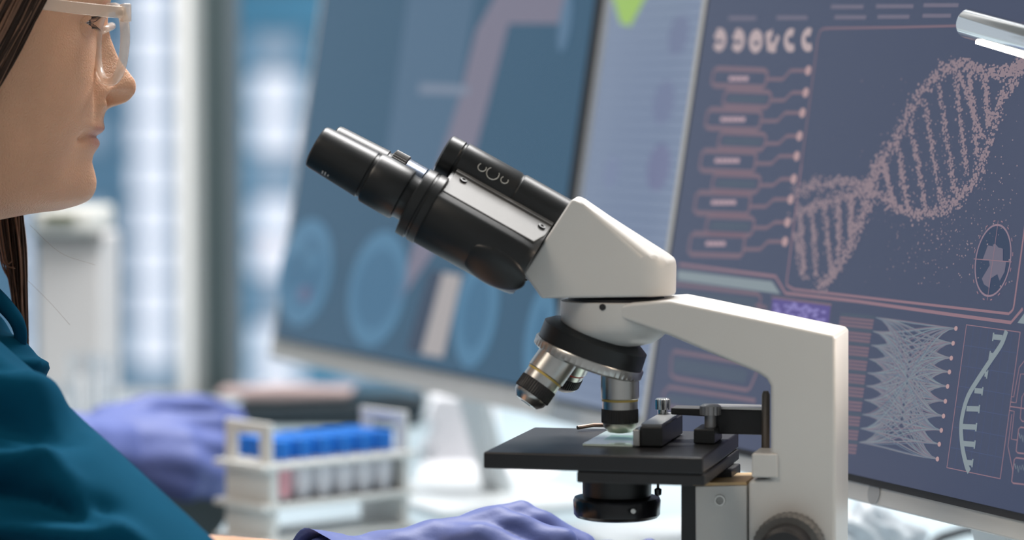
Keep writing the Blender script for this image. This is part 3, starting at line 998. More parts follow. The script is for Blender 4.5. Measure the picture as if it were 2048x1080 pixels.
# right edge outlines
for q in ([(1010, 320), (975, 365), (945, 525), (932, 522)], [(1010, 402), (982, 400), (958, 556), (930, 552)], [(925, 576), (1010, 588)], [(920, 597), (948, 602), (932, 752), (962, 757)],
          [(935, 618), (914, 792), (940, 922)], [(1010, 490), (990, 525), (980, 640), (990, 655), (1010, 658)]):
    ui('circuit_line', ribbon(S1, [p3(*w_) for w_ in q], 0.0007), UI_PINK)
for x0, y0, x1, y1 in ((972, 688, 1090, 826), (948, 853, 1075, 990)):
    ui('wave_box', ribbon(S1, [p3(x0 + 10, y0), p3(x1, y0 + 14), p3(x1 - 14, y1 + 14), p3(x0 - 6, y1), p3(x0 - 14, y1 - 10), p3(x0, y0 + 10)], 0.0009, closed=True), UI_PINK)
    ui('wave_graphic', ribbon(S1, [p3(x0 + 2 + 7 * k, y0 + 45 + (14 if k % 2 else -6) * (1 if k % 3 else 2.2) + k) for k in range(14)], 0.0006), UI_TEAL)
ui('teal_wedge', flat(S1, [[p3(1010, 62), p3(965, 125), p3(1010, 131)]]), UI_TEAL)
# gauge
ce = np.array([400, 456.])
def ge(t, k=1.0):
    q = ce + k * (math.cos(t) * np.array([155, 12.5]) + math.sin(t) * np.array([44, -320]))
    return p2(*q)
ui('gauge_face', flat(S1, [[ge(t, 0.97) for t in np.linspace(0, 2 * math.pi, 40, endpoint=False)]], 0.0009), UI_DARK)
ui('gauge_ring', ribbon(S1, [ge(t) for t in np.linspace(0, 2 * math.pi, 48, endpoint=False)], 0.0012, 0.0010, closed=True), glow('ui_gauge', (136, 116, 130)))
ui('gauge_fill', flat(S1, [[p2(*q) for q in ((355, 320), (305, 455), (400, 458), (400, 330))], [p2(*q) for q in ((400, 315), (400, 458), (490, 465), (490, 350), (450, 340), (420, 305))],
                           [p2(*q) for q in ((365, 458), (372, 500), (300, 620), (320, 672), (370, 705), (382, 618), (440, 580), (462, 640), (505, 560), (520, 468))]], 0.0011), UI_MAUVE)
gt = [ribbon(S1, [ge(0, 1.1), ge(math.pi, 1.1)], 0.0005, 0.0012), ribbon(S1, [ge(math.pi / 2, 1.12), ge(-math.pi / 2, 1.12)], 0.0005, 0.0012)]
for k in range(16):
    t = 2 * math.pi * (k + 0.5) / 16
    gt.append(ribbon(S1, [ge(t - 0.05, 1.12), ge(t + 0.05, 1.12)], 0.0008, 0.0012))
ui('gauge_ticks', merge(*gt), UI_PINK)
# helix of dots
quads = []
def dots(path, nn, spread, size):
    path = [np.array(p, float) for p in path]
    for _ in range(nn):
        t = rng.random() * (len(path) - 1)
        i = min(int(t), len(path) - 2)
        q = path[i] * (1 - (t - i)) + path[i + 1] * (t - i)
        q = q + rng.normal(0, spread, 2)
        s = size * (0.5 + rng.random())
        u, v = p7(*q)
        quads.append([(u - s, v - s * 0.7), (u + s, v - s * 0.7), (u + s, v + s * 0.7), (u - s, v + s * 0.7)])
A1 = spline([(545, 770), (640, 738), (740, 728), (840, 740), (880, 660), (950, 545), (1040, 385), (1120, 295), (1200, 258), (1300, 285), (1390, 290), (1470, 235), (1540, 150)], 8)
A2 = spline([(545, 870), (640, 815), (740, 790), (850, 770), (950, 830), (1050, 858), (1150, 830), (1240, 750), (1310, 610), (1360, 430), (1420, 320), (1480, 225), (1540, 200)], 8)
A3 = spline([(850, 760), (810, 880), (760, 985), (700, 1090), (640, 1160)], 8)
A4 = spline([(545, 930), (560, 1010), (585, 1120)], 6)
dots(A1, 1500, 14, 0.0008); dots(A2, 1300, 12, 0.0008); dots(A3, 520, 12, 0.0008); dots(A4, 130, 9, 0.0008)
for a, b in (((895, 640), (940, 820)), ((950, 560), (1000, 845)), ((1005, 470), (1070, 850)), ((1060, 400), (1135, 825)), ((1120, 340), (1185, 780)), ((1185, 300), (1232, 700)), ((1245, 290), (1275, 620)), ((1305, 300), (1320, 500)), ((1200, 290), (1300, 560)),
             ((560, 830), (585, 1090)), ((610, 815), (632, 1110)), ((660, 805), (690, 1090)), ((715, 795), (722, 1010)), ((770, 785), (768, 940))):
    dots([a, b], 230, 6.5, 0.0007)
for _ in range(700):
    q = np.array([1150, 820]) + rng.normal(0, 1, 2) * np.array([170, 230])
    if 560 < q[0] < 1440 and 150 < q[1] < 1150:
        dots([q, q + 1], 1, 1, 0.00045)
ui('helix_graphic', flat(S1, quads, 0.0010), UI_DOT, kind='stuff', label='double helix drawn in pale dots')

# ---------------- the middle monitor, mostly hidden
P2 = at(1128, 330, 2.60)
S2 = Screen(P2, 67, 9.2)
SCR2 = mat('screen_pale_grey_blue', (0.02, 0.022, 0.026), rough=0.22, emit=1.0, ecol=srgb(120, 134, 158), var=0.2, vscale=5, stretch=(1, 1, 30))
v2 = S2.uv(1128, 800)[1]
mon2, scr2 = monitor('pale lit monitor half hidden behind the large silver monitor', S2, 0.006, 0.45, v2, v2 + 0.42, 0.02, 0.001, 0.004, mat('casing_white', (0.6, 0.6, 0.6), rough=0.4), SCR2, 0.20, 0.05)
ln = []
for k in range(44):
    v = v2 + 0.01 + k * 0.0092
    ln.append(ribbon(S2, [(0.007, v), (0.44, v)], 0.0030, 0.0009))
part('text_rows', merge(*ln), glow('ui_row_grey', (106, 120, 146)), scr2, smooth=0, kind='stuff')
c = S2.uv(1262, -10)
part('green_mark', flat(S2, [[(c[0] - 0.05, c[1] + 0.03), (c[0] + 0.05, c[1] + 0.03), (c[0] + 0.035, c[1]), (c[0] + 0.01, c[1] - 0.027), (c[0] - 0.01, c[1] - 0.024), (c[0] - 0.035, c[1])]], 0.0012), glow('ui_lime', (150, 186, 92)), scr2, smooth=0)
for px_, py_, r_, cc_ in ((1225, 345, 0.010, (116, 128, 156)), (1330, 205, 0.013, (112, 122, 150)), (1320, 335, 0.014, (112, 118, 148)), (1360, 70, 0.012, (110, 120, 148))):
    c = np.array(S2.uv(px_, py_))
    part('pale_spot', flat(S2, [[tuple(c + r_ * np.array([math.cos(t) * 1.5, math.sin(t) * 1.4])) for t in np.linspace(0, 2 * math.pi, 18, endpoint=False)]], 0.0012), glow('ui_spot_%d' % px_, cc_), scr2, smooth=0)

# ---------------- the far monitor with scans
P3 = at(548, 668, 3.02)
S3 = Screen(P3, 64.5, 9.0)
ur, _ = S3.uv(1118, 400)
u3r = S3.uv(1100, 640)[0]
SCR3 = mat('screen_scan_blue', (0.012, 0.02, 0.03), rough=0.16, emit=1.0, ecol=srgb(28, 70, 96), var=0.15, vscale=4, spec=0.4)
_, vch = S3.uv(800, 772)
_, vsc = S3.uv(800, 724)
mon3, scr3 = monitor('blurred monitor with blue brain scans beyond the eyepieces', S3, 0.004, u3r, vsc, vsc + 0.42, vsc - vch, 0.0115, 0.002, SILVERP, SCR3, u3r * 0.60, 0.05, D=0.006)
part('side_bezel', extrude([S3.w(u, v, -0.0012) for u, v in ((u3r + 0.002, vsc), (u3r + 0.0132, vsc), (u3r + 0.0132, vsc + 0.42), (u3r + 0.002, vsc + 0.42))], S3.n * 0.0016), BLACKM, mon3)
def q3(x, y): return S3.uv(x, y)
SCL = glow('scan_pale_blue', (66, 114, 146)); SCM = glow('scan_mid_blue', (50, 98, 130)); SCD = glow('scan_dark_blue', (30, 66, 96))
def ell(cx, cy, rx, ry, lean=0.14, n=30):
    return [q3(cx + rx * math.cos(t) - lean * ry * -math.sin(t) * 1.0, cy - ry * math.sin(t)) for t in np.linspace(0, 2 * math.pi, n, endpoint=False)]
for cx, cy, rx, ry in ((612, 545, 46, 90), (757, 578, 50, 98), (955, 625, 34, 92), (1082, 672, 20, 80)):
    part('scan_slice', flat(S3, [ell(cx, cy, rx, ry)], 0.0009), SCM, scr3, smooth=0)
    part('scan_outline', ribbon(S3, ell(cx, cy, rx, ry), 0.017, 0.0011, closed=True), SCL, scr3, smooth=0)
for cx, cy, r in ((600, 490, 14), (628, 520, 12), (598, 590, 13), (630, 610, 12)):
    part('scan_spot', flat(S3, [ell(cx, cy, r, r * 1.5)], 0.0013), SCL, scr3, smooth=0)
part('red_spot', flat(S3, [ell(612, 588, 12, 16)], 0.0014), glow('scan_red', (86, 90, 122)), scr3, smooth=0)
part('dark_reflection', flat(S3, [[q3(862, 540), q3(888, 545), q3(842, 708), q3(815, 702)]], 0.0012), glow('reflection_navy', (34, 52, 76)), scr3, smooth=0)  # dark part of a reflected monitor edge, painted onto the screen
part('pale_reflection', flat(S3, [[q3(888, 545), q3(926, 552), q3(888, 716), q3(844, 708)]], 0.0012), glow('reflection_beige', (160, 154, 154)), scr3, smooth=0)  # pale part of the same reflection, painted beside it
part('caption_bar', flat(S3, [[q3(842, 168), q3(940, 172), q3(938, 190), q3(840, 187)]], 0.0012), glow('scan_caption', (112, 124, 144)), scr3, smooth=0)
part('mauve_reflection', flat(S3, [[q3(1000, -20), q3(1140, -20), q3(1125, 48), q3(1020, 48), q3(975, 220), q3(915, 440), q3(790, 620), q3(850, 420), q3(920, 200), q3(955, 60)]], 0.0011), glow('reflection_mauve', (112, 108, 126)), scr3, smooth=0)  # pinkish reflection in the glass, painted as glowing colour
part('grey_reflection', flat(S3, [[q3(820, -20), q3(955, -20), q3(920, 200), q3(860, 400), q3(760, 400), q3(790, 200)]], 0.0010), glow('reflection_slate', (64, 94, 120)), scr3, smooth=0)  # soft grey reflection, likewise painted into the screen picture
part('corner_scan', flat(S3, [ell(1133, 45, 12, 60)], 0.0013), glow('scan_corner', (76, 108, 136)), scr3, smooth=0)

# ================================================================== TEST TUBE RACK
RK = thing('test_tube_rack', 'white plastic test tube rack with handles, on the table left of the microscope', 'rack', tuple(onz(640, 1070, TZ)))
c0 = onz(540, 1095, TZ)
om = math.radians(41.5)
e1 = np.array([math.cos(om), math.sin(om), 0])       # along the rack, away
e2 = np.array([-math.sin(om), math.cos(om), 0])      # across, away
LN, WD = 0.146, 0.061
RACKM = mat('white_polypropylene', (0.72, 0.73, 0.71), rough=0.4, var=0.03, sss=0.0)
def rw(a, b, z): return c0 + e1 * a + e2 * b + np.array([0, 0, z])
def rbox(a0, a1, b0, b1, z0, z1):
    v, f = box(a0, a1, b0, b1, z0, z1)
    return [rw(*p) for p in v], f
for a in (0.0, LN - 0.004):
    e = merge(rbox(a, a + 0.004, 0, WD, 0.0, 0.070), rbox(a, a + 0.004, 0, 0.014, 0.070, 0.091), rbox(a, a + 0.004, WD - 0.014, WD, 0.070, 0.091), rbox(a, a + 0.004, 0, WD, 0.0905, 0.1005)) 
    part('end_plate', e, RACKM, RK, bevel=0.0008)
for z, nm in ((0.0625, 'top_shelf'), (0.030, 'middle_shelf'), (0.001, 'bottom_shelf')):
    part(nm, rbox(-0.009, LN + 0.006, -0.003, WD + 0.004, z, z + 0.0048), RACKM, RK, bevel=0.0008)
for a in (0.002, LN - 0.006):
    part('corner_post', rbox(a, a + 0.006, -0.001, 0.008, 0.005, 0.0625), RACKM, RK, bevel=0.0005)
CAPM = mat('blue_cap', srgb(24, 104, 190), rough=0.4, var=0.06)
TUBM = mat('frosted_tube', (0.62, 0.63, 0.68), rough=0.35, trans=0.25, var=0.04)
def make_tube(label):
    p = rw(0.018, 0.011, 0.032)
    t = thing('test_tube', label, 'test tube', tuple(p), group='blue capped tubes in the rack')
    part('tube_body', lathe([(0, 0.004), (0.002, 0.0082), (0.006, 0.0094), (0.040, 0.0096)], p, (0, 0, 1), n=24), TUBM, t)
    part('screw_cap', lathe([(0.0345, 0.0096), (0.0352, 0.0102), (0.0490, 0.0102), (0.0502, 0.0094)], p, (0, 0, 1), n=36, mod=lambda i, j: 1.0 if j % 2 else 0.97), CAPM, t)
    part('label_strip', lathe([(0.010, 0.0097), (0.024, 0.0097)], p, (0, 0, 1), n=24, cap=False), mat('tube_label', (0.70, 0.70, 0.74), rough=0.6), t)
    return t
ORD = ('first', 'second', 'third', 'fourth', 'fifth', 'sixth')
ROWN = ('front row', 'middle row', 'back row')
tube0 = make_tube('x')
for r_ in range(3):
    for k in range(6):
        lab = 'blue capped tube in %s of the white rack, %s from the near handle' % (ROWN[r_], ORD[k])
        tt_ = tube0 if (r_ == 0 and k == 0) else copy_tree(tube0)
        tt_.location = Vector(tuple(rw(0.018 + k * 0.0213, 0.0115 + r_ * 0.0195, 0.0352)))
        tt_['label'] = lab
# pink labelled strip on the first tube
pk = tube0.location
part('pink_sticker', lathe([(0.004, 0.0098), (0.026, 0.0098)], rw(0.018, 0.0115, 0.032) * 0 + np.array(MW[tube0].translation), (0, 0, 1), n=24, cap=False), mat('pink_sticker', (0.72, 0.36, 0.40), rough=0.6), tube0)

# ================================================================== THINGS IN THE BACKGROUND
# dark case with a pink pad on it
p = onz(665, 842, TZ)
DARKC = mat('dark_teal_case', srgb(20, 34, 42), rough=0.6, var=0.15)
cs = thing('instrument_case', 'long dark teal case lying on the window bench behind the rack', 'case', tuple(p))
cpoly = [at(px, py, 3.30) for px, py in ((470, 838), (470, 792), (700, 786), (790, 778), (838, 776), (850, 792), (848, 818), (826, 834))]
dz = TZ + 0.001 - min(q[2] for q in cpoly)
cpoly = [q + np.array([0, 0, dz]) for q in cpoly]
part('case_body', extrude(cpoly, (0, 0.12, 0)), DARKC, cs, bevel=0.006)
zt = max(q[2] for q in cpoly)
part('case_lid', extrude([at(px, py, 3.31) + np.array([0, 0, dz]) for px, py in ((690, 786), (710, 762), (800, 764), (842, 776))], (0, 0.10, 0)), mat('teal_lid', srgb(26, 66, 86), rough=0.45), cs, bevel=0.003)
pad = [at(px, py, 3.30) + np.array([0, 0, dz + 0.004]) for px, py in ((432, 789), (434, 772), (560, 766), (708, 770), (700, 785), (560, 790))]
single('folded_cloth', extrude(pad, (0, 0.05, 0)), mat('pale_pink_cloth', (0.36, 0.27, 0.26), rough=0.8, var=0.12, bump=0.2, bscale=60), 'pale pink folded cloth on top of the long dark case', 'cloth', loc=tuple(pad[0]), bevel=0.008)
# grey instrument by the window
q = onz(140, 905, TZ)
ins = thing('lab_instrument', 'light grey upright instrument with dark display on the bench left of the window frame', 'instrument', (at(140, 800, 3.25)[0], 3.3, TZ))
INSM = mat('instrument_grey', (0.52, 0.51, 0.51), rough=0.5, var=0.03)
xl_, xr_ = at(72, 600, 3.25)[0], at(205, 600, 3.25)[0]
zt = at(100, 470, 3.25)[2]
part('body', box(xl_, xr_, 3.25, 3.40, TZ, zt), INSM, ins, bevel=0.006)
xl2, xr2 = at(66, 450, 3.24)[0], at(190, 450, 3.24)[0]
z2 = at(100, 418, 3.24)[2]
part('lid', box(xl2, xr2, 3.235, 3.40, zt + 0.001, z2), mat('instrument_lid', (0.58, 0.58, 0.55), rough=0.5), ins, bevel=0.006)
d0, d1 = at(88, 443, 3.23), at(150, 428, 3.23)
part('display', box(d0[0], d1[0], 3.23, 3.236, d0[2], d1[2]), mat('display_olive', (0.10, 0.11, 0.05), rough=0.3), ins)
part('groove', box(xl2 + 0.002, xr2 + 0.008, 3.244, 3.252, zt - 0.008, zt + 0.001), mat('groove_grey', (0.22, 0.22, 0.22), rough=0.6), ins)
# glassware in front of it
GLW = mat('clear_glassware', (0.94, 0.96, 0.98), rough=0.02, trans=1.0, ior=1.3, var=0.01)
def beaker(px, py_top, Y, r, lab):
    b = at(px, 500, Y)
    top = at(px, py_top, Y)[2] - TZ
    t = thing('glass_beaker', lab, 'beaker', (b[0], Y, TZ), group='glassware by the instrument')
    o = np.array([b[0], Y, TZ])
    part('glass_wall', lathe([(0.0003, r * 0.6), (0.0005, r * 0.95), (0.004, r), (top - 0.004, r), (top, r * 1.08), (top, r * 1.02), (top - 0.005, r * 0.92), (0.006, r * 0.92), (0.004, r * 0.6)], o, (0, 0, 1), n=40, cap=True), GLW, t)
    part('white_scale', obox(o + np.array([0, -r * 1.01, top * 0.5]), (1, 0, 0), (0, 0, 1), (0, 1, 0), r * 0.3, top * 0.28, 0.0004), mat('scale_white', (0.85, 0.85, 0.86), rough=0.5), t)
beaker(128, 765, 3.08, 0.014, 'short clear glass beaker left of the taller ones, before the grey instrument')
beaker(165, 705, 3.12, 0.016, 'tall clear glass beaker in front of the grey instrument')
beaker(200, 712, 3.17, 0.013, 'slim clear glass cylinder right of the tall beaker, beside the grey instrument')
# papers
PAP = mat('white_paper', (0.70, 0.70, 0.73), rough=0.7, var=0.02)
def sheet(pts, z, lab):
    pl = [onz(px, py, TZ + z) for px, py in pts]
    single('paper_sheet', extrude(pl, (0, 0, 0.0006)), PAP, lab, 'paper', loc=tuple(pl[0]), group='papers on the table')
sheet([(830, 978), (1110, 948), (1120, 905), (850, 915)], 0.0006, 'white paper sheet beside the right handle of the tube rack')
sheet([(840, 905), (960, 900), (985, 872), (860, 868)], 0.0018, 'white paper sheet under the foot of the scan monitor')
# an upright stack/box of white paper behind the rack handle
bx_ = at(905, 840, 2.99)
bl = thing('paper_stack', 'bright white stack of paper under the scan monitor, right of the dark case', 'paper stack', (bx_[0], 3.05, TZ))
xs0, xs1 = at(862, 840, 3.0)[0], at(985, 840, 3.0)[0]
hh = at(900, 792, 3.0)[2] - TZ
for k in range(8):
    sh = 0.004 * math.sin(k * 2.1)
    part('sheet_bundle', box(xs0 + sh, xs1 + sh, 2.98, 3.2, TZ + 0.0005 + hh * k / 8, TZ + hh * (k + 1) / 8 - 0.0004), PAP, bl)

# clear plastic bag by the near monitor's stand and a cable
def crumple(A, N):
    return A + N * (0.006 * np.sin(A[:, 0:1] * 210 + 3 * np.sin(A[:, 2:3] * 190)) * np.cos(A[:, 1:2] * 170))
pb_ = onz(1735, 1075, TZ)
pb_ = at(1740, 1035, 2.22)
v, f = blob([((pb_[0] - 0.02, 2.22, TZ + 0.030), (pb_[0] + 0.025, 2.24, TZ + 0.026), 0.026, 0.020), ((pb_[0] - 0.03, 2.20, TZ + 0.018), (pb_[0] + 0.0, 2.23, TZ + 0.05), 0.016, 0.012)], 0.004, 3, crumple)
single('plastic_bag', (v, f), mat('clear_bag_plastic', (0.80, 0.85, 0.90), rough=0.25, trans=0.35, var=0.05), 'crumpled clear plastic bag on the table behind the microscope arm', 'bag', loc=(pb_[0], 2.22, TZ), smooth=180)
cb = [at(1840, 1090, 2.15), at(1880, 1083, 2.12), at(1915, 1076, 2.10), at(1940, 1068, 2.08), at(1965, 1062, 2.05), at(2010, 1085, 2.0), at(2060, 1110, 2.0)]
cb = [np.array([q[0], q[1], TZ + 0.004]) for q in [onz(1845, 1130, TZ), onz(1870, 1090, TZ), onz(1905, 1076, TZ), onz(1940, 1068, TZ), onz(1975, 1078, TZ), onz(2030, 1100, TZ), onz(2120, 1105, TZ)]]
single('cable', tube(spline(cb, 8), 0.0035, n=10), BLACKM, 'black cable curling under the large silver monitor', 'cable', loc=tuple(cb[0]))

# ================================================================== DESK LAMP
A = at(1934, 46, 1.755)
ldir = at(2048, 78, 1.705) - A; ldir /= np.linalg.norm(ldir)
lamp_base = np.array([0.62, 1.32, 0])
lp = thing('desk_lamp', 'slim chrome tube lamp with a lit strip at the top right', 'lamp', (lamp_base[0], lamp_base[1], TZ))
R_ = 0.0088
part('lamp_tube', lathe([(0, R_ * 0.82), (0.001, R_ * 0.96), (0.002, R_), (0.299, R_), (0.30, R_ * 0.9)], A, ldir, n=64), mat('polished_chrome', (0.80, 0.80, 0.79), rough=0.05, metal=1.0, var=0.02), lp)
dn = np.array([0, -0.35, -1.0]); dn -= ldir * np.dot(dn, ldir); dn /= np.linalg.norm(dn)
dw = np.cross(ldir, dn)
LED = mat('led_strip', (0.9, 0.85, 0.8), rough=0.4, emit=85.0, ecol=(1.0, 0.80, 0.62))
part('light_strip', obox(A + ldir * 0.155 + dn * (R_ * 0.93), ldir, dw, dn, 0.137, 0.0036, 0.0016), LED, lp, label='lit strip')
el = A + ldir * 0.30
part('lamp_arm', tube(spline([el, el + np.array([0.05, -0.03, 0.05]), lamp_base * np.array([1, 1, 0]) + np.array([0, 0, 1.15]), lamp_base * np.array([1, 1, 0]) + np.array([0, 0, TZ + 0.01])], 8), 0.006, n=14), CHROME, lp)
part('lamp_foot', lathe([(0.0005, 0.07), (0.010, 0.07), (0.014, 0.062), (0.016, 0.01)], (lamp_base[0], lamp_base[1], TZ), (0, 0, 1), n=56), CHROME, lp)

# ================================================================== PERSON
PHI = math.radians(20)
HF = np.array([math.cos(PHI), math.sin(PHI), 0]); HR = np.array([math.sin(PHI), -math.cos(PHI), 0]); HZ = np.array([0, 0, 1.0])
HO = np.array([-0.3240, 1.80, CZ - (415 - 200) / FPX * 1.80])
def hw(f, s, z): return HO + (HF * f + HR * s + HZ * z) * 0.001
def interp(z, tab):
    xs = [t[0] for t in tab]; ys = [t[1] for t in tab]
    return np.interp(z, xs, ys)
def smooth_tab(tab, sig=2.0):
    zz = np.arange(-80, 260, 0.5)
    y = interp(zz, tab)
    k = np.exp(-0.5 * (np.arange(-20, 21) * 0.5 / sig) ** 2); k /= k.sum()
    yp = np.convolve(np.pad(y, 20, mode='edge'), k, mode='valid')
    return lambda z: np.interp(z, zz, yp)
MID = smooth_tab([(-3, 47), (-1, 58), (1, 65), (3, 70), (6, 73), (10, 75), (15, 75.6), (20, 74.6), (27, 72.6), (31, 73.4), (35, 75.6), (38, 76.6), (41, 76.4), (43, 76.8), (46, 79.0), (49, 79.8), (53, 79.8), (58, 81), (62, 81), (66, 79), (72, 76), (80, 74), (90, 74), (100, 76), (111, 78), (118, 80), (126, 83), (140, 85), (160, 84), (180, 76), (195, 62), (208, 40), (216, 12), (218, 2)], 0.9)
AE = smooth_tab([(-6, 20), (-3, 42), (0, 54), (4, 59), (10, 62), (20, 64), (30, 66), (40, 68), (50, 70), (60, 71.5), (80, 72.5), (92, 72.5), (102, 71), (112, 72), (124, 79), (140, 83), (160, 82), (180, 75), (195, 61), (208, 40), (216, 12), (218, 2)], 1.5)
BE = smooth_tab([(-8, 16), (-4, 34), (0, 43), (4, 47), (10, 50), (20, 53), (40, 58), (60, 63), (80, 67), (100, 69.5), (124, 71), (150, 73), (175, 70), (195, 58), (208, 40), (216, 14), (218, 2)], 2.0)
BK = smooth_tab([(-8, 40), (0, 66), (20, 80), (50, 92), (100, 100), (140, 102), (170, 94), (190, 76), (205, 48), (214, 20), (218, 2)], 3.0)
NOSE = smooth_tab([(52, 0), (57, 0.2), (59.3, 1.6), (60.5, 5), (61.8, 10), (63.3, 15), (65.5, 19), (68, 22), (71, 24), (74, 25), (77, 24.8), (81, 22.4), (86, 18.3), (94, 13.2), (102, 8.6), (110, 5.5), (118, 3), (126, 0)], 0.8)
NW = smooth_tab([(52, 10), (60, 10), (66, 10.0), (72, 10.5), (78, 9.8), (88, 8.2), (100, 7.4), (112, 7), (126, 9)], 1.5)
def gau(x, m, s): return np.exp(-0.5 * ((x - m) / s) ** 2)
def head_surface(al, z, grow=0.0):
    """al: azimuth from the face midline (radians), z mm; returns f, s"""
    ca, sa = np.cos(al), np.sin(al)
    a = np.where(ca > 0, AE(z), BK(z)) + grow
    b = BE(z) + grow
    e = 2.0
    r = 1.0 / np.power(np.power(np.abs(ca) / a, e) + np.power(np.abs(sa) / b, e), 1 / e)
    f = r * ca; s = r * sa
    front = 1 / (1 + np.exp(-(ca - 0.25) * 14))
    wid = np.where(z < 28, 15.0, np.where(z < 62, 19.0, 26.0))
    zz = np.clip(z, -3, 200)
    wid = np.interp(zz, [0, 12, 24, 34, 46, 60, 75, 110, 130, 160], [17, 15, 15, 17, 19, 20, 24, 26, 40, 60])
    f = f + front * (MID(z) - AE(z)) * gau(s, 0, wid)
    f = f + front * NOSE(z) * np.exp(-np.power(np.abs(s) / NW(z), 2.3) * 0.9)
    for sg in (-1, 1):
        f = f + front * 4.6 * gau(s, sg * 14.5, 3.3) * gau(z, 68.0, 5.0)          # wings of the nose
        f = f - front * 26.0 * gau(s, sg * 8.6, 3.0) * gau(z, 65.8, 2.2)           # nostrils
        f = f - front * 4.2 * gau(s, sg * 20.5, 2.6) * gau(z, 67, 8)              # crease beside the wing
        f = f - front * 3.5 * gau(s, sg * 30, 9) * gau(z, 111, 7)             # eye sockets
        f = f + front * 2.8 * gau(s, sg * 28, 16) * gau(z, 123, 5)                # brow
        f = f + front * 3.0 * gau(s, sg * 42, 14) * gau(z, 88, 12)                # cheekbone
        f = f - front * 3.2 * gau(s, sg * 25.5, 3.2) * gau(z, 42, 3.0)            # mouth corner
        f = f - front * 2.2 * gau(s, sg * 30, 9) * gau(z, 38, 14)
    mouth = np.exp(-np.power(np.abs(s) / 22.5, 4))
    zl = z - 0.004 * s * s
    f = f - front * mouth * 1.7 * gau(zl, 42.3, 1.0)
    f = f + front * mouth * 1.2 * gau(zl, 46.8, 2.0)
    f = f + front * mouth * 1.0 * gau(zl, 37.5, 2.3)
    return f, s
zs = np.concatenate([np.arange(-8, -2, 1.0), np.arange(-2, 132, 0.8), np.arange(132, 217.5, 2.5), [217.9]])
na = 260
tt = np.linspace(-1, 1, na, endpoint=False)
al = math.pi * (0.42 * tt + 0.58 * tt ** 3)
ZZ, AA = np.meshgrid(zs, al, indexing='ij')
FF, SS = head_surface(AA, ZZ)
NBELOW = [(-14, -46, 52), (-30, -54, 51), (-60, -62, 50), (-95, -66, 48)]
Vh, Fh = [], []
rows = 0
# neck rows from below, then head rows
for zn, fc, rn in reversed(NBELOW):
    for a_ in al:
        Vh.append(hw(fc + rn * math.cos(a_), rn * math.sin(a_), zn))
    rows += 1
for i in range(len(zs)):
    k = 0.0
    for j in range(na):
        f_, s_ = FF[i, j], SS[i, j]
        if zs[i] < -2:       # turn the underside of the jaw back to the throat
            t_ = (-2 - zs[i]) / 6.0
            fc, rn = -44, 54
            f_ = f_ * (1 - t_) + (fc + rn * math.cos(al[j])) * t_ * 1.0
            s_ = s_ * (1 - t_) + rn * math.sin(al[j]) * t_
        Vh.append(hw(f_, s_, zs[i]))
    rows += 1
for i in range(rows - 1):
    for j in range(na):
        q = (j + 1) % na
        Fh.append((i * na + j, i * na + q, (i + 1) * na + q, (i + 1) * na + j))
Fh.append(tuple(range((rows - 1) * na, rows * na)))
Fh.append(tuple(reversed(range(na))))

# skin material with lip colour by attribute
SKIN = mat('skin', (0.74, 0.41, 0.25), rough=0.42, var=0.16, vscale=38, bump=0.45, bscale=900, sss=0.22)
def add_lip(m):
    nt = m.node_tree
    b = nt.nodes['Principled BSDF']
    src = b.inputs['Base Color'].links[0].from_socket
    at_ = nt.nodes.new('ShaderNodeAttribute')
    at_.attribute_name = 'lip'
    mx = nt.nodes.new('ShaderNodeMix')
    mx.data_type = 'RGBA'
    mx.inputs[7].default_value = (0.42, 0.15, 0.13, 1)
    nt.links.new(at_.outputs['Fac'], mx.inputs[0])
    nt.links.new(src, mx.inputs[6])
    nt.links.new(mx.outputs[2], b.inputs['Base Color'])
add_lip(SKIN)

SH_R = at(-150, 800, 1.70); EL_R = at(312, 1205, 1.57); WR_R = at(700, 1168, 1.80)
SH_L = np.array([-0.435, 2.02, 0.925]); EL_L = np.array([-0.44, 2.30, 0.83]); WR_L = at(190, 905, 2.56)
arms = [((-0.40, 1.86, 0.50), (-0.405, 1.83, 0.80), 0.085, 0.088), ((-0.40, 1.77, 0.86), (-0.40, 1.90, 0.86), 0.066, 0.070),
        ((-0.40, 1.815, 0.88), (-0.395, 1.81, 0.99), 0.07, 0.05),
        (SH_R, EL_R, 0.024, 0.026), (EL_R, WR_R, 0.0385, 0.024), ((-0.39, 1.80, 0.90), SH_R, 0.045, 0.030),
        ((-0.40, 1.84, 0.89), SH_L, 0.06, 0.045), (SH_L, EL_L, 0.042, 0.036), (EL_L, WR_L, 0.035, 0.024)]
vb_, fb_ = blob(arms, 0.006, 5)
body_v, body_f = merge((Vh, Fh), (vb_, fb_))
per = single('person', (body_v, body_f), SKIN, 'woman in teal scrubs and clear glasses seated at left, facing right toward the monitors', 'person', loc=(-0.40, 1.83, 0.0), smooth=180)
lip = np.zeros(len(body_v), dtype=np.float32)
off = len(NBELOW) * na
zl_ = ZZ - 0.004 * SS * SS
lv = (gau(zl_, 46.0, 2.2) + gau(zl_, 37.8, 2.6) + gau(zl_, 42.3, 2.0)) * np.exp(-np.power(np.abs(SS) / 21.0, 6)) * (FF > 40)
lip[off:off + lv.size] = np.clip(lv.ravel(), 0, 1) * 0.6
at_l = per.data.attributes.new('lip', 'FLOAT', 'POINT')
at_l.data.foreach_set('value', lip)

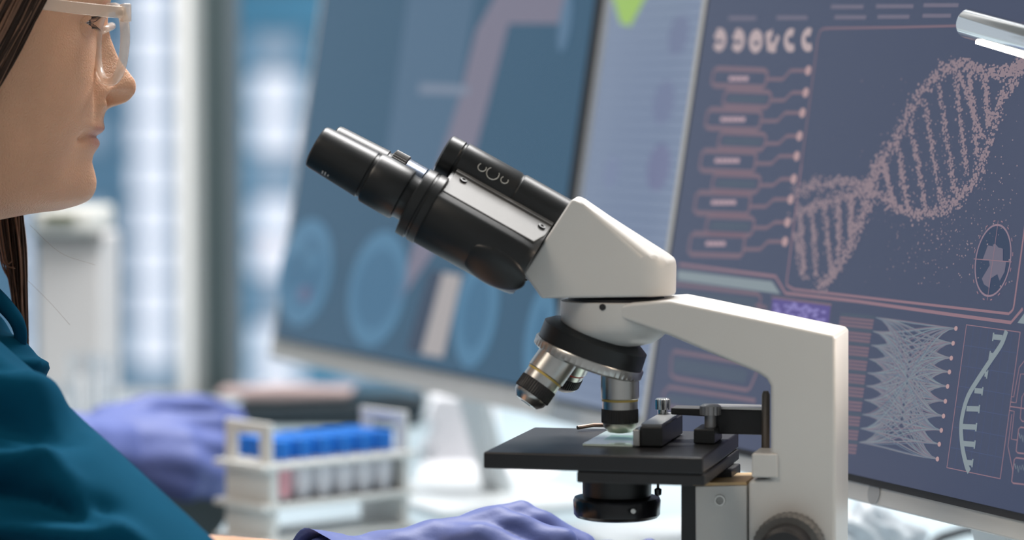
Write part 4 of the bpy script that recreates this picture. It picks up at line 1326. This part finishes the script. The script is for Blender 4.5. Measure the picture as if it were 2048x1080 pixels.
# --- eyes, lashes, brow
EYEW = mat('eye_white', (0.75, 0.72, 0.70), rough=0.15, coat=0.6)
for sg in (1, -1):
    ec = np.array([53.8, sg * 30.5, 110.0])
    V, F = [], []
    fo = np.array([1.0, 0, 0])
    vv, ff = lathe([(12 * math.sin(t), max(12 * math.cos(t), 0.02)) for t in np.linspace(-1.2, math.pi / 2, 16)], ec, fo, n=28)
    eye = part('eye', ([hw(*p_) for p_ in vv], ff), EYEW, per, smooth=180)
    vv, ff = lathe([(10.6, 5.8), (11.6, 4.2), (12.3, 2.2), (12.5, 0.05)], ec, fo, n=24)
    part('iris', ([hw(*p_) for p_ in vv], ff), mat('iris_grey_brown', (0.09, 0.09, 0.09), rough=0.1, coat=0.8), eye, smooth=180)
    # lids as partial shells
    for up in (1, -1):
        V, F = [], []
        n1, n2 = 32, 8
        for i in range(n1 + 1):
            az = math.radians(-112 + 224 * i / n1)
            for j in range(n2 + 1):
                lo = max(0.0, (17 if up > 0 else 12) * math.cos(min(1.57, abs(az) * 1.55)))
                elv = math.radians(lo + (78 - lo) * j / n2) * up
                rr = 13.2 + 0.6 * (j / n2)
                V.append(hw(ec[0] + rr * math.cos(elv) * math.cos(az), ec[1] + rr * math.cos(elv) * math.sin(az) * 1.05, ec[2] + rr * math.sin(elv)))
        for i in range(n1):
            for j in range(n2):
                a_ = i * (n2 + 1) + j
                F.append((a_, a_ + 1, a_ + n2 + 2, a_ + n2 + 1))
        part('eyelid', (V, F), SKIN, eye, smooth=180)
    L_ = []
    for up, ln_ in ((1, 8.5), (-1, 5.5)):
        for k in range(15):
            az = math.radians(-54 + 108 * k / 14)
            elv = math.radians((17 if up > 0 else 12) * math.cos(az * 1.55)) * up
            d0 = np.array([math.cos(elv) * math.cos(az), math.cos(elv) * math.sin(az), math.sin(elv)])
            b0 = ec + 13.4 * d0
            dd = d0 + np.array([0.35, 0, 0])
            pts = [b0, b0 + dd * ln_ * 0.4 + np.array([0, 0, -0.5 * up]), b0 + dd * ln_ * 0.75 + np.array([0, 0, 1.2 * up])]
            L_.append(tube([hw(*q_) for q_ in pts], [0.0002, 0.00015, 0.00005], n=4))
    part('eyelashes', merge(*L_), mat('lash_dark', (0.012, 0.010, 0.010), rough=0.5), eye, smooth=0, kind='stuff')
    B_ = []
    for k in range(90):
        s_ = sg * (14 + 34 * rng.random())
        zz_ = 125.5 + 0.06 * (abs(s_) - 14) + 5 * rng.random()
        aa = math.asin(min(0.95, abs(s_) / 78)) * (1 if s_ > 0 else -1)
        f0, s0_ = head_surface(np.array([aa]), np.array([zz_]))
        b0 = np.array([f0[0] + 0.3, s0_[0], zz_])
        B_.append(tube([hw(*b0), hw(*(b0 + np.array([-0.6, sg * 3.0, 1.0]))), hw(*(b0 + np.array([-2.4, sg * 6, 1.6])))], [0.00035, 0.0003, 0.0001], n=4))
    part('eyebrow', merge(*B_), mat('brow_brown', (0.03, 0.018, 0.012), rough=0.6), per, smooth=0, kind='stuff')

# --- hair
HAIRM = mat('dark_brown_hair', (0.030, 0.015, 0.009), rough=0.5, var=0.5, vscale=120, stretch=(1, 1, 0.15), spec=0.25)
HAIR2 = mat('mid_brown_hair', (0.17, 0.088, 0.054), rough=0.48, var=0.4, vscale=120, spec=0.3)
def hairline(z): return 1.0 + (z - 73) * 0.545
hz = np.arange(6, 217, 4.0)
ha = np.linspace(-math.pi, math.pi, 120, endpoint=False)
Vc, Fc = [], []
for z_ in hz:
    f_, s_ = head_surface(ha, np.full_like(ha, z_), grow=5.0 + 3.0 * (z_ < 110))
    hl = hairline(z_) if z_ < 150 else 40 + (z_ - 150) * 1.2
    for j in range(len(ha)):
        ff_ = f_[j]; ss_ = s_[j]
        if ff_ > hl and z_ < 185:
            # tuck the edge under the scalp so that the hairline follows the photo
            k = min(1.0, (ff_ - hl) / 14)
            g, h = head_surface(ha[j:j + 1], np.array([z_]), grow=5.0 - 14.0 * k)
            ff_, ss_ = g[0], h[0]
        Vc.append(hw(ff_, ss_, z_))
m_ = len(ha)
for i in range(len(hz) - 1):
    for j in range(m_):
        q = (j + 1) % m_
        Fc.append((i * m_ + j, i * m_ + q, (i + 1) * m_ + q, (i + 1) * m_ + j))
Fc.append(tuple(range((len(hz) - 1) * m_, len(hz) * m_)))
hair = part('hair', (Vc, Fc), HAIRM, per, smooth=180)
S_ = [[], []]
for k in range(420):
    back_ = 46 * rng.random() ** 1.4 - 2.0
    lift = 4.5 + 3.5 * rng.random()
    pts = []
    wob = rng.random() * 6
    for z_ in np.linspace(165, -75, 25):
        f_ = (hairline(z_) if z_ > 30 else hairline(30) - (30 - z_) * 0.12) - back_ + 1.5 * math.sin(z_ * 0.05 + wob)
        f_ = min(f_, 60)
        a0 = max(BE(z_), 58 + 0.12 * min(z_, 0)) + lift
        aa = (max(AE(z_), 60) if f_ > 0 else max(BK(z_), 95)) + lift
        s_ = a0 * math.sqrt(max(0.0, 1 - (f_ / aa) ** 2))
        pts.append(hw(f_, s_, z_))
    S_[int(rng.random() < 0.35)].append(tube(pts, 0.0007 + 0.0007 * rng.random(), n=5))
part('hair_strands', merge(*S_[0]), HAIRM, hair, smooth=180, kind='stuff')
part('hair_strands', merge(*S_[1]), HAIR2, hair, smooth=180, kind='stuff')
def hair_back(A_, N_):
    return A_ + N_ * (0.0016 * np.sin(np.arctan2(A_[:, 1:2] - 1.80, A_[:, 0:1] + 0.40) * 46))
vv_, ff_ = blob([(hw(-58, 0, 70), hw(-78, 0, -30), 0.058, 0.050), (hw(-78, 0, -30), hw(-120, 0, -120), 0.050, 0.030),
                 (hw(-45, 32, 60), hw(-64, 34, -60), 0.034, 0.024), (hw(-45, -32, 60), hw(-64, -34, -60), 0.034, 0.024)], 0.005, 6, hair_back)
part('hair_back', (vv_, ff_), HAIRM, hair, smooth=180)
# lock hanging under the jaw
S_ = [[], []]
for k in range(70):
    a_ = rng.random()
    x0 = -10 + 56 * a_; x1 = 30 + 26 * a_ - 14 * rng.random() * (1 - a_)
    Y_ = 1.835 + 0.02 * rng.random()
    yend = 560 + 150 * (0.3 + 0.7 * a_) if a_ > 0.25 else 480 + 160 * rng.random()
    pts = [at(x0 - 10, 330, Y_), at(x0, 420, Y_), at(x0 + (x1 - x0) * 0.45 + 4 * rng.normal(), 520, Y_), at(x1 + 2 * rng.normal(), yend, Y_)]
    S_[int(rng.random() < 0.7)].append(tube(spline(pts, 5), list(np.linspace(0.0010, 0.0004, 16)), n=5))
part('hair_lock', merge(*S_[0]), HAIRM, hair, smooth=180, kind='stuff')
part('hair_lock', merge(*S_[1]), HAIR2, hair, smooth=180, kind='stuff')
for pts in ([(55, 560), (100, 605), (140, 650)], [(60, 450), (120, 505), (190, 530)]):
    part('stray_hair', tube(spline([at(x, y, 1.83) for x, y in pts], 6), 0.00007, n=4), HAIR2, hair, smooth=180)

# --- scrubs
SCRUB = mat('teal_scrub_cloth', (0.002, 0.060, 0.118), rough=0.85, var=0.08, vscale=40, bump=0.10, bscale=1800, spec=0.05)
def seg_ridge(px, py, a, b, wd):
    """distance based ridge around the line a-b, in the sleeve's side view plane"""
    a = np.array(a, float); b = np.array(b, float)
    d = b - a
    L = np.linalg.norm(d)
    d /= L
    t = (px - a[0]) * d[0] + (py - a[1]) * d[1]
    n_ = -(px - a[0]) * d[1] + (py - a[1]) * d[0]
    fade = 1 / (1 + np.exp(-(t) / 14)) * 1 / (1 + np.exp((t - L) / 14))
    return np.exp(-0.5 * (n_ / wd) ** 2) * fade
def folds(Av, N):
    X, Y, Z = Av[:, 0], Av[:, 1], Av[:, 2]
    # a side elevation of the body (orthographic on the plane y = 1.65), so that the folds are real relief
    px = 1024 + X / 1.65 * FPX
    py = 200 + (CZ - Z) / 1.65 * FPX
    h = 0
    for a, b, wd, am in (((-60, 772), (175, 800), 13, 5.0), ((-60, 812), (200, 850), 16, -5.0), ((-60, 905), (150, 905), 13, 4.5), ((120, 905), (185, 935), 10, 4),
                         ((-80, 945), (260, 985), 16, -4.2), ((120, 930), (330, 1040), 11, 3.5), ((-80, 1010), (300, 1040), 14, 5.0), ((-80, 1060), (340, 1085), 18, -4.0), ((-60, 705), (90, 790), 10, 2.5), ((-60, 860), (120, 868), 12, -2.5)):
        h = h + am * seg_ridge(px, py, a, b, wd)
    side_ = np.clip(-N[:, 1] * 1.3 + 0.35, 0, 1)
    return Av + N * (h * side_ * 0.0027)[:, None]
hem = SH_R + (EL_R - SH_R) * 1.05
shirt = [((-0.40, 1.86, 0.50), (-0.405, 1.83, 0.80), 0.115, 0.118),
         ((-0.385, 1.77, 0.83), (-0.40, 1.92, 0.84), 0.105, 0.10),
         (at(-35, 790, 1.78) , at(-40, 905, 1.78), 0.040, 0.055),
         (at(-60, 690, 1.80), at(-35, 800, 1.80), 0.026, 0.040),
         ((-0.425, 1.79, 0.88), (-0.42, 1.79, 0.925), 0.095, 0.080), ((-0.43, 1.82, 0.75), (-0.43, 1.80, 0.88), 0.105, 0.098),
         ((-0.41, 1.79, 0.935), SH_R, 0.060, 0.052),
         ((-0.40, 1.84, 0.91), SH_L, 0.062, 0.055),
         (SH_R, hem, 0.0535, 0.0450),
         (SH_L, SH_L + (EL_L - SH_L) * 0.8, 0.055, 0.05)]
vs_, fs_ = blob(shirt, 0.0042, 8, folds)
top = part('scrub_top', (vs_, fs_), SCRUB, per, smooth=180)
# collar edge
cpts = [at(-60, 545, 1.78), at(-18, 585, 1.775), at(10, 612, 1.772), at(32, 640, 1.77), at(41, 668, 1.772), at(40, 700, 1.775)]
part('collar', tube(spline(cpts, 8), list(np.linspace(0.006, 0.0035, 41)), n=14), SCRUB, top, smooth=180)

# --- gloves
GLV = mat('violet_nitrile', (0.105, 0.135, 0.33), rough=0.5, var=0.07, vscale=35, bump=0.12, bscale=160, spec=0.25)
def wr(sc, amp):
    def fn(Av, N):
        h = np.sin(Av[:, 0] * sc + 2.2 * np.sin(Av[:, 2] * sc * 0.8)) * np.sin(Av[:, 2] * sc * 0.7 + Av[:, 1] * sc * 0.9)
        return Av + N * (h * amp)[:, None]
    return fn
def fng(pts, rr):
    return [(pts[i], pts[i + 1], rr[i], rr[i + 1]) for i in range(len(pts) - 1)]
# right hand reaching behind the stage
caps = [(at(655, 1172, 1.785), at(720, 1160, 1.80), 0.0300, 0.0275),
        (at(720, 1160, 1.80), at(860, 1118, 1.815), 0.0265, 0.024)]
kn = [at(955, 1078, 1.805), at(1000, 1052, 1.822), at(1040, 1040, 1.842), at(1050, 1050, 1.862)]
for k_, r0 in zip(kn, (0.0115, 0.0120, 0.0122, 0.0118)):
    caps.append((at(840, 1120, 1.80 + 0.012 * kn.index(k_) if False else 1.815), k_, 0.021, r0))
fing = [fng([kn[0], at(1062, 1120, 1.80), at(1085, 1200, 1.80), at(1078, 1232, 1.805)], [0.0112, 0.0100, 0.0090, 0.0078]),
        fng([kn[1], at(1120, 1090, 1.818), at(1165, 1175, 1.818), at(1160, 1235, 1.82)], [0.0118, 0.0104, 0.0094, 0.0080]),
        fng([kn[2], at(1165, 1095, 1.845), at(1222, 1170, 1.848), at(1222, 1232, 1.848)], [0.0118, 0.0106, 0.0095, 0.0080]),
        fng([kn[3], at(1185, 1118, 1.872), at(1260, 1112, 1.878), at(1296, 1100, 1.88)], [0.0115, 0.0102, 0.0092, 0.0080]),
        fng([at(870, 1130, 1.84), at(985, 1165, 1.885), at(1085, 1185, 1.895), at(1150, 1195, 1.895)], [0.0150, 0.0120, 0.0105, 0.0085])]
for f_ in fing: caps += f_
vg, fg = blob(caps, 0.0022, 5, wr(150, 0.0016))
gl_ = part('glove', (vg, fg), GLV, per, smooth=180, label='violet nitrile glove on the right hand')
# flared cuff
cw = at(650, 1172, 1.783); cd = at(720, 1160, 1.80) - cw
part('cuff', lathe([(0.014, 0.0300), (0.004, 0.0322), (-0.006, 0.0345), (-0.007, 0.0350), (-0.004, 0.0325), (0.010, 0.0295)], cw, cd, n=48, cap=False, mod=lambda i, j: 1 + 0.035 * math.sin(j * 0.8) * (1 if i in (1, 2, 3) else 0.2)), GLV, gl_, smooth=180)
# left hand resting behind the rack
caps = [(at(130, 905, 2.52), at(215, 905, 2.57), 0.034, 0.033)]
knl = [at(330, 858, 2.60), at(365, 890, 2.585), at(378, 930, 2.575), at(368, 965, 2.575)]
for i_, k_ in enumerate(knl):
    caps.append((at(225, 885 + 14 * i_, 2.58), k_, 0.028, 0.0175))
caps += fng([knl[0], at(430, 852, 2.62), at(485, 858, 2.66)], [0.0165, 0.0125, 0.010])
caps += fng([knl[1], at(440, 900, 2.61), at(478, 915, 2.66)], [0.0165, 0.0130, 0.010])
caps += fng([knl[2], at(430, 945, 2.60), at(470, 955, 2.65)], [0.0160, 0.0125, 0.010])
caps += fng([knl[3], at(412, 975, 2.60), at(450, 985, 2.64)], [0.0145, 0.0115, 0.009])
caps += fng([at(215, 855, 2.60), at(300, 818, 2.63), at(385, 815, 2.66), at(470, 830, 2.68)], [0.021, 0.0135, 0.0125, 0.0095])
vg, fg = blob(caps, 0.003, 5, wr(90, 0.0012))
part('glove', (vg, fg), GLV, per, smooth=180, label='violet nitrile glove on the left hand')

# ================================================================== GLASSES
def clear_plastic(name):
    m = mat(name, (0.86, 0.74, 0.64), rough=0.12, var=0.05, vscale=200, coat=0.6)
    nt = m.node_tree
    b = nt.nodes['Principled BSDF']
    out = nt.nodes['Material Output']
    tr = nt.nodes.new('ShaderNodeBsdfTransparent')
    tr.inputs[0].default_value = (0.97, 0.93, 0.89, 1)
    mx = nt.nodes.new('ShaderNodeMixShader')
    mx.inputs[0].default_value = 0.42
    nt.links.new(tr.outputs[0], mx.inputs[1])
    nt.links.new(b.outputs[0], mx.inputs[2])
    nt.links.new(mx.outputs[0], out.inputs[0])
    return m
CLR = clear_plastic('clear_acetate')
gls = thing('eyeglasses', 'eyeglasses with clear plastic frame worn by the seated woman', 'glasses', tuple(hw(77, 0, 112)))
LENSM = pane_mat('lens_glass', (0.98, 0.99, 1.0), 0.02)
for sg in (1, -1):
    pts, inn = [], []
    for i in range(56):
        t = 2 * math.pi * i / 56
        ct, st_ = math.cos(t), math.sin(t)
        n_ = 2.5
        rr = (abs(ct) ** n_ + abs(st_) ** n_) ** (-1 / n_)
        s_ = 39 + 25 * rr * ct * (1.0 - 0.10 * (st_ < 0) * abs(st_))
        z_ = 97.5 + 22 * rr * st_
        f_ = 73.5 + 6.0 * (s_ - 14) / 50 - 0.03 * (97.5 - z_) * 0 + 0.05 * (z_ - 97.5)
        pts.append(hw(f_, sg * s_, z_))
        inn.append(hw(f_, sg * (39 + (s_ - 39) * 0.95), 97.5 + (z_ - 97.5) * 0.95))
    rim = part('rim', tube(pts, 0.0029, n=12, closed=True), CLR, gls, smooth=180)
    part('lens', extrude(inn, HF * 0.0012), LENSM, rim, smooth=0)
    tpn = [(79.5, 67, 115.5), (62, 69.5, 116.8), (40, 71.5, 119), (22, 73, 121), (0, 73.5, 123.5), (-14, 74, 120), (-24, 74, 108)]
    V, F = [], []
    sp_ = spline(tpn, 4)
    for q in sp_:
        for ds, dz_ in ((-1.6, -3.5), (1.6, -3.5), (1.6, 3.5), (-1.6, 3.5)):
            V.append(hw(q[0], sg * (q[1] + ds), q[2] + dz_))
    for i in range(len(sp_) - 1):
        for j in range(4):
            k = (j + 1) % 4
            F.append((i * 4 + j, i * 4 + k, (i + 1) * 4 + k, (i + 1) * 4 + j))
    F += [(0, 1, 2, 3), tuple(range((len(sp_) - 1) * 4, len(sp_) * 4))]
    part('temple', (V, F), CLR, gls, bevel=0.0006)
    hv, hf = box(77.2, 82.5, 60, 69.5, 110, 121)
    part('end_piece', ([hw(f_, sg * s_, z_) for f_, s_, z_ in hv], hf), CLR, gls, bevel=0.0012)
    part('hinge_pin', ([hw(f_, sg * s_, z_) for f_, s_, z_ in box(74, 80, 64.2, 65.6, 114, 117)[0]], box(0, 1, 0, 1, 0, 1)[1]), STEEL, gls)
br = [hw(78.5, s_, 106 + 3.5 * math.cos(s_ / 14 * math.pi / 2)) for s_ in np.linspace(-14, 14, 9)]
br = [hw(75 + 11 * math.cos(s_ / 15 * math.pi / 2), s_, 106 + 3.5 * math.cos(s_ / 14 * math.pi / 2)) for s_ in np.linspace(-14, 14, 9)]
part('bridge', tube(br, 0.0023, n=10), CLR, gls, smooth=180)
